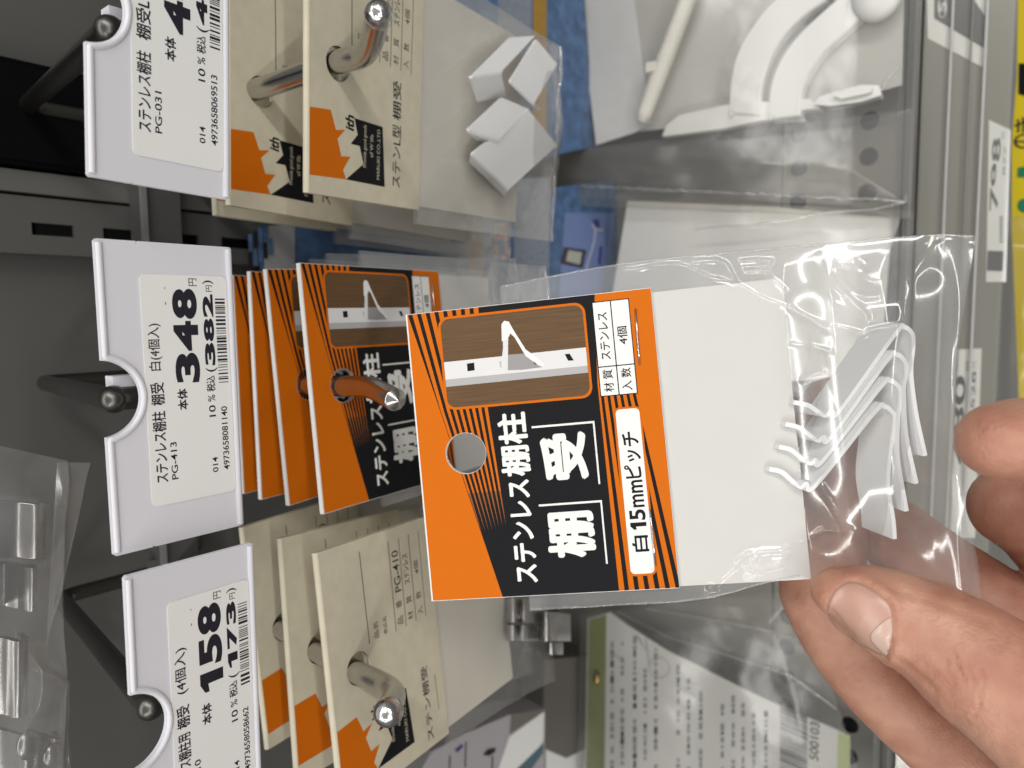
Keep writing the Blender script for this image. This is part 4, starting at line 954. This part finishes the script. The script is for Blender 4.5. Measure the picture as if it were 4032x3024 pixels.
b = MB(); b.sheet(bd.poly([(3888, 1066), (3891, 986), (3954, 988), (3950, 1068)]), -.70, mat('dark panel print')); b.build('dark_square', lc)
t, lc = rail_label('shelf label reading 80, partly hidden by a fingertip', [(3722, 2120), (3760, 1378), (3868, 1372), (3842, 2120)])
b = MB(); band_text(b, '80', 3752, 1715, 3806, 1480, -.72, INK, .02); band_text(b, '円', 3806, 1460, 3824, 1425, -.72, INK, 0); band_text(b, '528', 3824, 1610, 3846, 1462, -.72, mat('grey ink'), .01); band_text(b, '円', 3832, 1450, 3846, 1425, -.72, FAINT, 0)
band_text(b, '4', 3752, 1830, 3806, 1730, -.72, INK, .02)
b.build('printed_price', lc)

# yellow pack on the next shelf down
bd = board_z(4000, 800, -430, 0)
YEL = mat('yellow print', (.78, .60, .015), .4, var=.03)
t = thing('yellow_pack', 'yellow pack with green and black lettering at the edge of the shelf below', 'retail pack', m=bd.m())
b = MB(); b.prism(bd.poly([(3984, 900), (3996, 1180), (4012, 1580), (3965, 1620), (3965, 1760), (4300, 1760), (4300, -150), (4010, -150), (4004, 300), (3984, 560)]), -4, 0, YEL); card = b.build('pack_body', t)
b = MB(); GR = mat('green print', (.02, .22, .10), .4); b.sheet(bd.poly([(4006, 698), (4008, 660), (4040, 655), (4040, 700)]), .2, GR); b.build('green_bar', card); b = MB(); b.sheet(bd.poly(circle((4034, 810), 28, 24)), .2, GR); b.build('green_dot', card); b = MB()
a0, c0 = bd.uv(3990, 590); a1, c1 = bd.uv(4040, 460); am = (a0 + a1) / 2; write(b, 'の', a0, min(c0, c1), am - .3, max(c0, c1) + 4, .2, INK, .01); b.build('printed_character', card); b = MB(); write(b, 'き', am + .3, min(c0, c1), a1, max(c0, c1) + 4, .2, INK, .01); b.build('printed_character', card); b = MB(); b.sheet(bd.poly([(4010, 370), (4012, 250), (4040, 250), (4040, 380)]), .2, BLACK); b.build('black_bar', card)
film_over(bd, [(3930, 1780), (3960, 850), (4280, 850), (4280, 1780)], FILMX, 91, t, 5, 4, sc=12)

# bagged steel brackets hanging at the upper left
bd = board_y(150, 2400, 186, -4)
t = thing('steel_bracket_pack', 'clear bag of polished steel brackets hanging beside the tag priced 158', 'retail pack', m=bd.m())
film_over(bd, [(-250, 3200), (-250, 1700), (270, 1815), (225, 3200)], FILMH, 95, t, 8, 5, sc=9, fine=1.2)
film_over(bd, [(180, 2560), (225, 1820), (358, 1822), (215, 2400)], FILMH, 97, t, 1.2, .8, 'bag_fin', sc=10)
film_over(bd, [(-50, 3200), (60, 2480), (215, 2560), (262, 3200)], FILMX, 98, t, 9.5, 6, 'bag_bulge', sc=7, fine=1.5)
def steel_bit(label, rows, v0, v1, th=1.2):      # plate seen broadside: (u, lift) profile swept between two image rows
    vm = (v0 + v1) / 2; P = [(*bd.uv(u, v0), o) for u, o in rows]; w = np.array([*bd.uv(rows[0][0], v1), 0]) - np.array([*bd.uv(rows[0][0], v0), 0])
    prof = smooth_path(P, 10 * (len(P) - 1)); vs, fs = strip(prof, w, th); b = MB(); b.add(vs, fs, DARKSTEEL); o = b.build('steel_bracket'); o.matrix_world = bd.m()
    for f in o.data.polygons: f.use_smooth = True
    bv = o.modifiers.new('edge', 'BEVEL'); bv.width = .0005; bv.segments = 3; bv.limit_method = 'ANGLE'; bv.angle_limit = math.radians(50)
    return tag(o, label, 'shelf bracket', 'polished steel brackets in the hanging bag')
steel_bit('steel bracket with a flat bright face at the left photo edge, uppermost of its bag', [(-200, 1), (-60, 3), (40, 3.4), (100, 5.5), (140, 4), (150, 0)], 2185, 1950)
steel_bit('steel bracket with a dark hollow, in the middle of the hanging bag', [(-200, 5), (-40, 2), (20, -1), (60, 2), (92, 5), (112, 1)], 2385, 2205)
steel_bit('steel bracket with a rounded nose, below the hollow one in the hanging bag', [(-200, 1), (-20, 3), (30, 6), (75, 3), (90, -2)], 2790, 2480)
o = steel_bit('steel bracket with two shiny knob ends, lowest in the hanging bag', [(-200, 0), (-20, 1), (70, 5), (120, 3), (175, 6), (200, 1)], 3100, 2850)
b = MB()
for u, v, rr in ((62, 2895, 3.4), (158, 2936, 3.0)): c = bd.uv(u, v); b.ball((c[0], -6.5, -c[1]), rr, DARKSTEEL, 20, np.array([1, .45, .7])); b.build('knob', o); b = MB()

# ------------------------------------------------------------------ the hand holding the pack: one continuous skin
def build_hand():
    q = lambda x, y: (2800 + x * .9187, 1500 + y * .9187)
    def chain(pts):                              # (u, v, depth mm, radius mm)
        return [(deep(u, v, z), r) for u, v, z, r in pts]
    def zr(x, y, z, r): u, v = q(x, y); return (u, v, z, r * .9187 * z / FPX)
    thumb = chain([zr(536, 902, 150, 104), zr(575, 914, 149.5, 128), zr(650, 942, 148.5, 163), zr(720, 975, 147.5, 182), zr(800, 1012, 146.5, 196), zr(880, 1050, 145.5, 210), zr(960, 1090, 144, 225), zr(1045, 1148, 142.5, 246), zr(1130, 1210, 141, 262), zr(1230, 1286, 139.5, 270), zr(1330, 1365, 138, 276), zr(1470, 1480, 137, 292), zr(1640, 1640, 137, 320), zr(1900, 1850, 142, 400)])
    index = chain([(3290, 1625, 174, 8.6), (3282, 1700, 174.5, 9.2), (3270, 1850, 175, 9.6), (3250, 2020, 175.5, 9.5), (3235, 2200, 175.5, 9.6), (3240, 2330, 175, 9.9), zr(508, 990, 175, 172), zr(560, 1090, 174.5, 170), zr(625, 1185, 174, 166), zr(720, 1295, 173.5, 168), zr(840, 1410, 173, 172), zr(980, 1530, 172, 182), zr(1150, 1680, 171, 200), (4000, 3210, 170, 13), (4400, 3300, 166, 19)])
    web = chain([(3500, 2090, 181, 8.8), (3600, 2170, 180, 9.3), (3700, 2250, 178, 9.8), (3830, 2350, 175, 10.6), (3970, 2470, 172, 12), (4180, 2640, 168, 15), (4500, 2800, 163, 20)])
    middle = chain([(3925, 1735, 120, 6.2), (3985, 1732, 120.5, 6.9), (4080, 1735, 122, 7.3), (4250, 1770, 128, 8.0), (4420, 1880, 140, 9.4), (4600, 2200, 156, 14)])
    ring = chain([(3990, 1995, 172, 9.6), (4080, 2040, 172, 10.5), (4300, 2200, 168, 13), (4600, 2450, 162, 16)])
    palm = chain([(4450, 2500, 164, 19), (4650, 2900, 160, 24), (4800, 3300, 160, 27), (5200, 3900, 160, 28), (6300, 5300, 175, 29), (7800, 7200, 200, 33)])
    palm2 = chain([(4300, 3250, 160, 17), (4650, 3000, 160, 22)])
    b = MB()
    for ch in (thumb, index, web, middle, ring, palm, palm2):
        pts = [c[0] for c in ch]; rr = [c[1] for c in ch]
        fine = []; fr = []
        for i in range(len(pts) - 1):
            n = max(2, int(np.linalg.norm(pts[i + 1] - pts[i]) / 1.2))
            for k in range(n): t = k / n; fine.append(pts[i] + (pts[i + 1] - pts[i]) * t); fr.append(rr[i] + (rr[i + 1] - rr[i]) * t)
        fine.append(pts[-1]); fr.append(rr[-1])
        b.tube(fine, fr, SKIN, 40, True); b.ball(fine[0], fr[0], SKIN, 40); b.ball(fine[-1], fr[-1], SKIN, 40)
    o = b.build('hand')
    m = o.modifiers.new('skin', 'REMESH'); m.mode = 'VOXEL'; m.voxel_size = .00055; m.use_smooth_shade = True
    m = o.modifiers.new('relax', 'SMOOTH'); m.factor = .5; m.iterations = 14
    dg = bpy.context.evaluated_depsgraph_get(); me = bpy.data.meshes.new_from_object(o.evaluated_get(dg))
    o.modifiers.clear(); old = o.data; o.data = me; bpy.data.meshes.remove(old); me.name = 'hand'
    me.materials.clear(); me.materials.append(SKIN)
    n = len(me.vertices); co = np.zeros(n * 3, np.float32); me.vertices.foreach_get('co', co); co = co.reshape(-1, 3).astype(float) / MM
    no = np.zeros(n * 3, np.float32); me.vertices.foreach_get('normal', no); no = no.reshape(-1, 3).astype(float)
    d = co @ F; uu = 2016 - FPX * (co @ U) / d; vv = 1512 - FPX * (co @ R) / d
    facing = -(no * co).sum(1) / np.linalg.norm(co, axis=1); near = (facing > .02) & (d < 153)
    disp = np.zeros(n)
    nail = [q(*p) for p in NAIL]
    dist = polydist(uu, vv, nail + nail[:1]); ins = inside(uu, vv, nail)
    side = np.where(ins, -dist, dist)            # pixels, negative inside the nail
    fold = np.exp(-((side - 24) / 20) ** 2) * .40 - np.exp(-((side - 2) / 8) ** 2) * .34
    freeedge = np.clip((uu - 3290) / 60, 0, 1)
    disp += np.where(near, fold * freeedge - np.where(side < 0, .10, 0), 0)
    for pts, w, h in CREASES:                    # joint creases and soft folds
        pp = [q(*p) for p in pts]; dd = polydist(uu, vv, pp); h = h * 1.5; disp += np.where(near, -h * np.exp(-(dd / w) ** 2) + .55 * h * np.exp(-((dd - 2.1 * w) / (1.3 * w)) ** 2), 0)
    far = (facing > .02) & (d > 160)
    for pts, w, h in FCREASES:
        pp = [q(*p) for p in pts]; dd = polydist(uu, vv, pp); disp += np.where(far, -h * np.exp(-(dd / w) ** 2), 0)
    disp += .10 * vnoise(uu / 60, vv / 60, 3) + .05 * vnoise(uu / 24 + vv / 60, vv / 24, 4)
    co += no * disp[:, None]
    me.vertices.foreach_set('co', (co * MM).astype(np.float32).reshape(-1)); me.update()
    me.polygons.foreach_set('use_smooth', np.ones(len(me.polygons), dtype=bool))
    return o
def inside(x, y, poly):
    r = np.zeros(x.shape, bool); j = len(poly) - 1
    for i in range(len(poly)):
        (xi, yi), (xj, yj) = poly[i], poly[j]
        c = ((yi > y) != (yj > y)) & (x < (xj - xi) * (y - yi) / (yj - yi + 1e-12) + xi); r ^= c; j = i
    return r
NAIL = [(592, 862), (640, 868), (700, 902), (752, 938), (770, 965), (776, 1010), (778, 1070), (768, 1130), (752, 1182), (722, 1172), (670, 1142), (610, 1108), (560, 1080), (522, 1050), (500, 1010), (500, 960), (525, 905), (560, 872)]
CREASES = [([(1035, 1170), (1060, 1195), (1050, 1230), (1085, 1262), (1080, 1290)], 7, .16), ([(1075, 1150), (1100, 1190), (1095, 1230), (1130, 1280), (1120, 1330)], 6, .13), ([(1150, 1235), (1170, 1290), (1160, 1340), (1150, 1400), (1125, 1440)], 8, .20), ([(1175, 1260), (1190, 1330), (1180, 1390)], 6, .12), ([(1000, 1180), (1010, 1215), (1000, 1250)], 6, .10), ([(760, 890), (900, 930), (1040, 975), (1180, 1030)], 16, .10), ([(800, 1190), (880, 1250), (960, 1330)], 12, .10)]
FCREASES = [([(560, 1270), (620, 1230), (690, 1180)], 16, .35), ([(600, 1260), (640, 1280)], 12, .2), ([(360, 1105), (430, 1060)], 14, .2)]
def skin_mat():
    m = bpy.data.materials.new('skin'); m.use_nodes = True; nt = m.node_tree; b = nt.nodes['Principled BSDF']
    tx = nt.nodes.new('ShaderNodeTexCoord')
    n1 = nt.nodes.new('ShaderNodeTexNoise'); n1.inputs['Scale'].default_value = 90; n1.inputs['Detail'].default_value = 5
    n2 = nt.nodes.new('ShaderNodeTexNoise'); n2.inputs['Scale'].default_value = 650; n2.inputs['Detail'].default_value = 4
    vo = nt.nodes.new('ShaderNodeTexVoronoi'); vo.inputs['Scale'].default_value = 1500
    for n in (n1, n2, vo): nt.links.new(tx.outputs['Object'], n.inputs['Vector'])
    r1 = nt.nodes.new('ShaderNodeValToRGB'); e = r1.color_ramp.elements
    e[0].position = .34; e[0].color = (.445, .205, .14, 1); e[1].position = .66; e[1].color = (.585, .322, .228, 1)
    nt.links.new(n1.outputs['Fac'], r1.inputs[0])
    mx = nt.nodes.new('ShaderNodeMix'); mx.data_type = 'RGBA'; mx.blend_type = 'MULTIPLY'; mx.inputs['Factor'].default_value = .25
    nt.links.new(r1.outputs[0], mx.inputs['A']); nt.links.new(n2.outputs['Color'], mx.inputs['B'])
    nt.links.new(r1.outputs[0], b.inputs['Base Color'])
    b.inputs['Roughness'].default_value = .47; b.inputs['Specular IOR Level'].default_value = .35
    b.inputs['Subsurface Weight'].default_value = .35; b.inputs['Subsurface Radius'].default_value = (1, .35, .2); b.inputs['Subsurface Scale'].default_value = .0022
    ad = nt.nodes.new('ShaderNodeMath'); ad.operation = 'MULTIPLY_ADD'; ad.inputs[1].default_value = .5
    nt.links.new(vo.outputs['Distance'], ad.inputs[0]); nt.links.new(n2.outputs['Fac'], ad.inputs[2])
    bp = nt.nodes.new('ShaderNodeBump'); bp.inputs['Strength'].default_value = .55; bp.inputs['Distance'].default_value = .00025
    nt.links.new(ad.outputs[0], bp.inputs['Height']); nt.links.new(bp.outputs[0], b.inputs['Normal'])
    return m
SKIN = skin_mat()
hand = build_hand()
tag(hand, 'bare hand gripping the held bag between thumb in front and finger behind', 'hand')
def on_hand(name, poly, lift, m, parent, nseg=28, crown=.0):
    # a thin plate that hugs the skin: outline as seen, laid onto the surface by rays, thickened outwards
    dg = bpy.context.evaluated_depsgraph_get(); bv = BVHTree.FromObject(hand, dg)
    q = lambda x, y: (2800 + x * .9187, 1500 + y * .9187)
    pp = np.array([q(*p) for p in poly]); closed = np.vstack([pp, pp[:1]]); seg = np.linalg.norm(np.diff(closed, axis=0), axis=1); s = np.r_[0, np.cumsum(seg)]
    T = np.linspace(0, s[-1], 72, endpoint=False); ring = np.stack([np.interp(T, s, closed[:, 0]), np.interp(T, s, closed[:, 1])], 1)
    for _ in range(3): ring = (np.roll(ring, 1, 0) + 2 * ring + np.roll(ring, -1, 0)) / 4
    c = ring.mean(0); nr = 12; vs = []; base = []
    for i in range(nr + 1):
        k = i / nr
        for p in ring:
            uv = c + (p - c) * k
            d = Vector(ray(*uv)).normalized(); hit = bv.ray_cast(Vector((0, 0, 0)), d)
            if hit[0] is None: hit = (Vector(base[-1][0]), Vector(base[-1][1]))
            base.append((tuple(hit[0]), tuple(hit[1])))
    P = np.array([h[0] for h in base]).reshape(nr + 1, 72, 3) / MM; N = np.array([h[1] for h in base]).reshape(nr + 1, 72, 3)
    for _ in range(6):
        N[1:-1] = (N[:-2] + N[2:] + np.roll(N, 1, 1)[1:-1] + np.roll(N, -1, 1)[1:-1] + N[1:-1] * 2); N /= np.linalg.norm(N, axis=2, keepdims=True)
    for _ in range(5): P[1:-1] = (P[:-2] + P[2:] + np.roll(P, 1, 1)[1:-1] + np.roll(P, -1, 1)[1:-1] + P[1:-1] * 2) / 6
    k = (np.arange(nr + 1) / nr)[:, None, None]
    P = P + N * (lift + crown * (1 - k ** 2))
    b = MB(); vs = P.reshape(-1, 3); fs = [[i * 72 + j, i * 72 + (j + 1) % 72, (i + 1) * 72 + (j + 1) % 72, (i + 1) * 72 + j] for i in range(nr) for j in range(72)]
    low = P[-1] - N[-1] * (lift + .35); vs = np.vstack([vs, low]); o = nr * 72; f2 = [[o + j, o + (j + 1) % 72, o + 72 + (j + 1) % 72, o + 72 + j] for j in range(72)]
    b.add(vs, fs + f2, m, True); return b.build(name, parent)
NAILM = mat('nail', (.575, .345, .27), .30, var=.06, vscale=200, sss=.25)
LUN = mat('nail moon', (.65, .45, .375), .22, var=.03, vscale=200, sss=.25)
nl = on_hand('thumbnail', NAIL, .16, NAILM, hand, crown=.12)
on_hand('nail_moon', [(770, 1010), (740, 1030), (706, 1056), (684, 1084), (686, 1110), (706, 1132), (735, 1160), (752, 1178), (766, 1130), (776, 1075)], .30, LUN, nl)
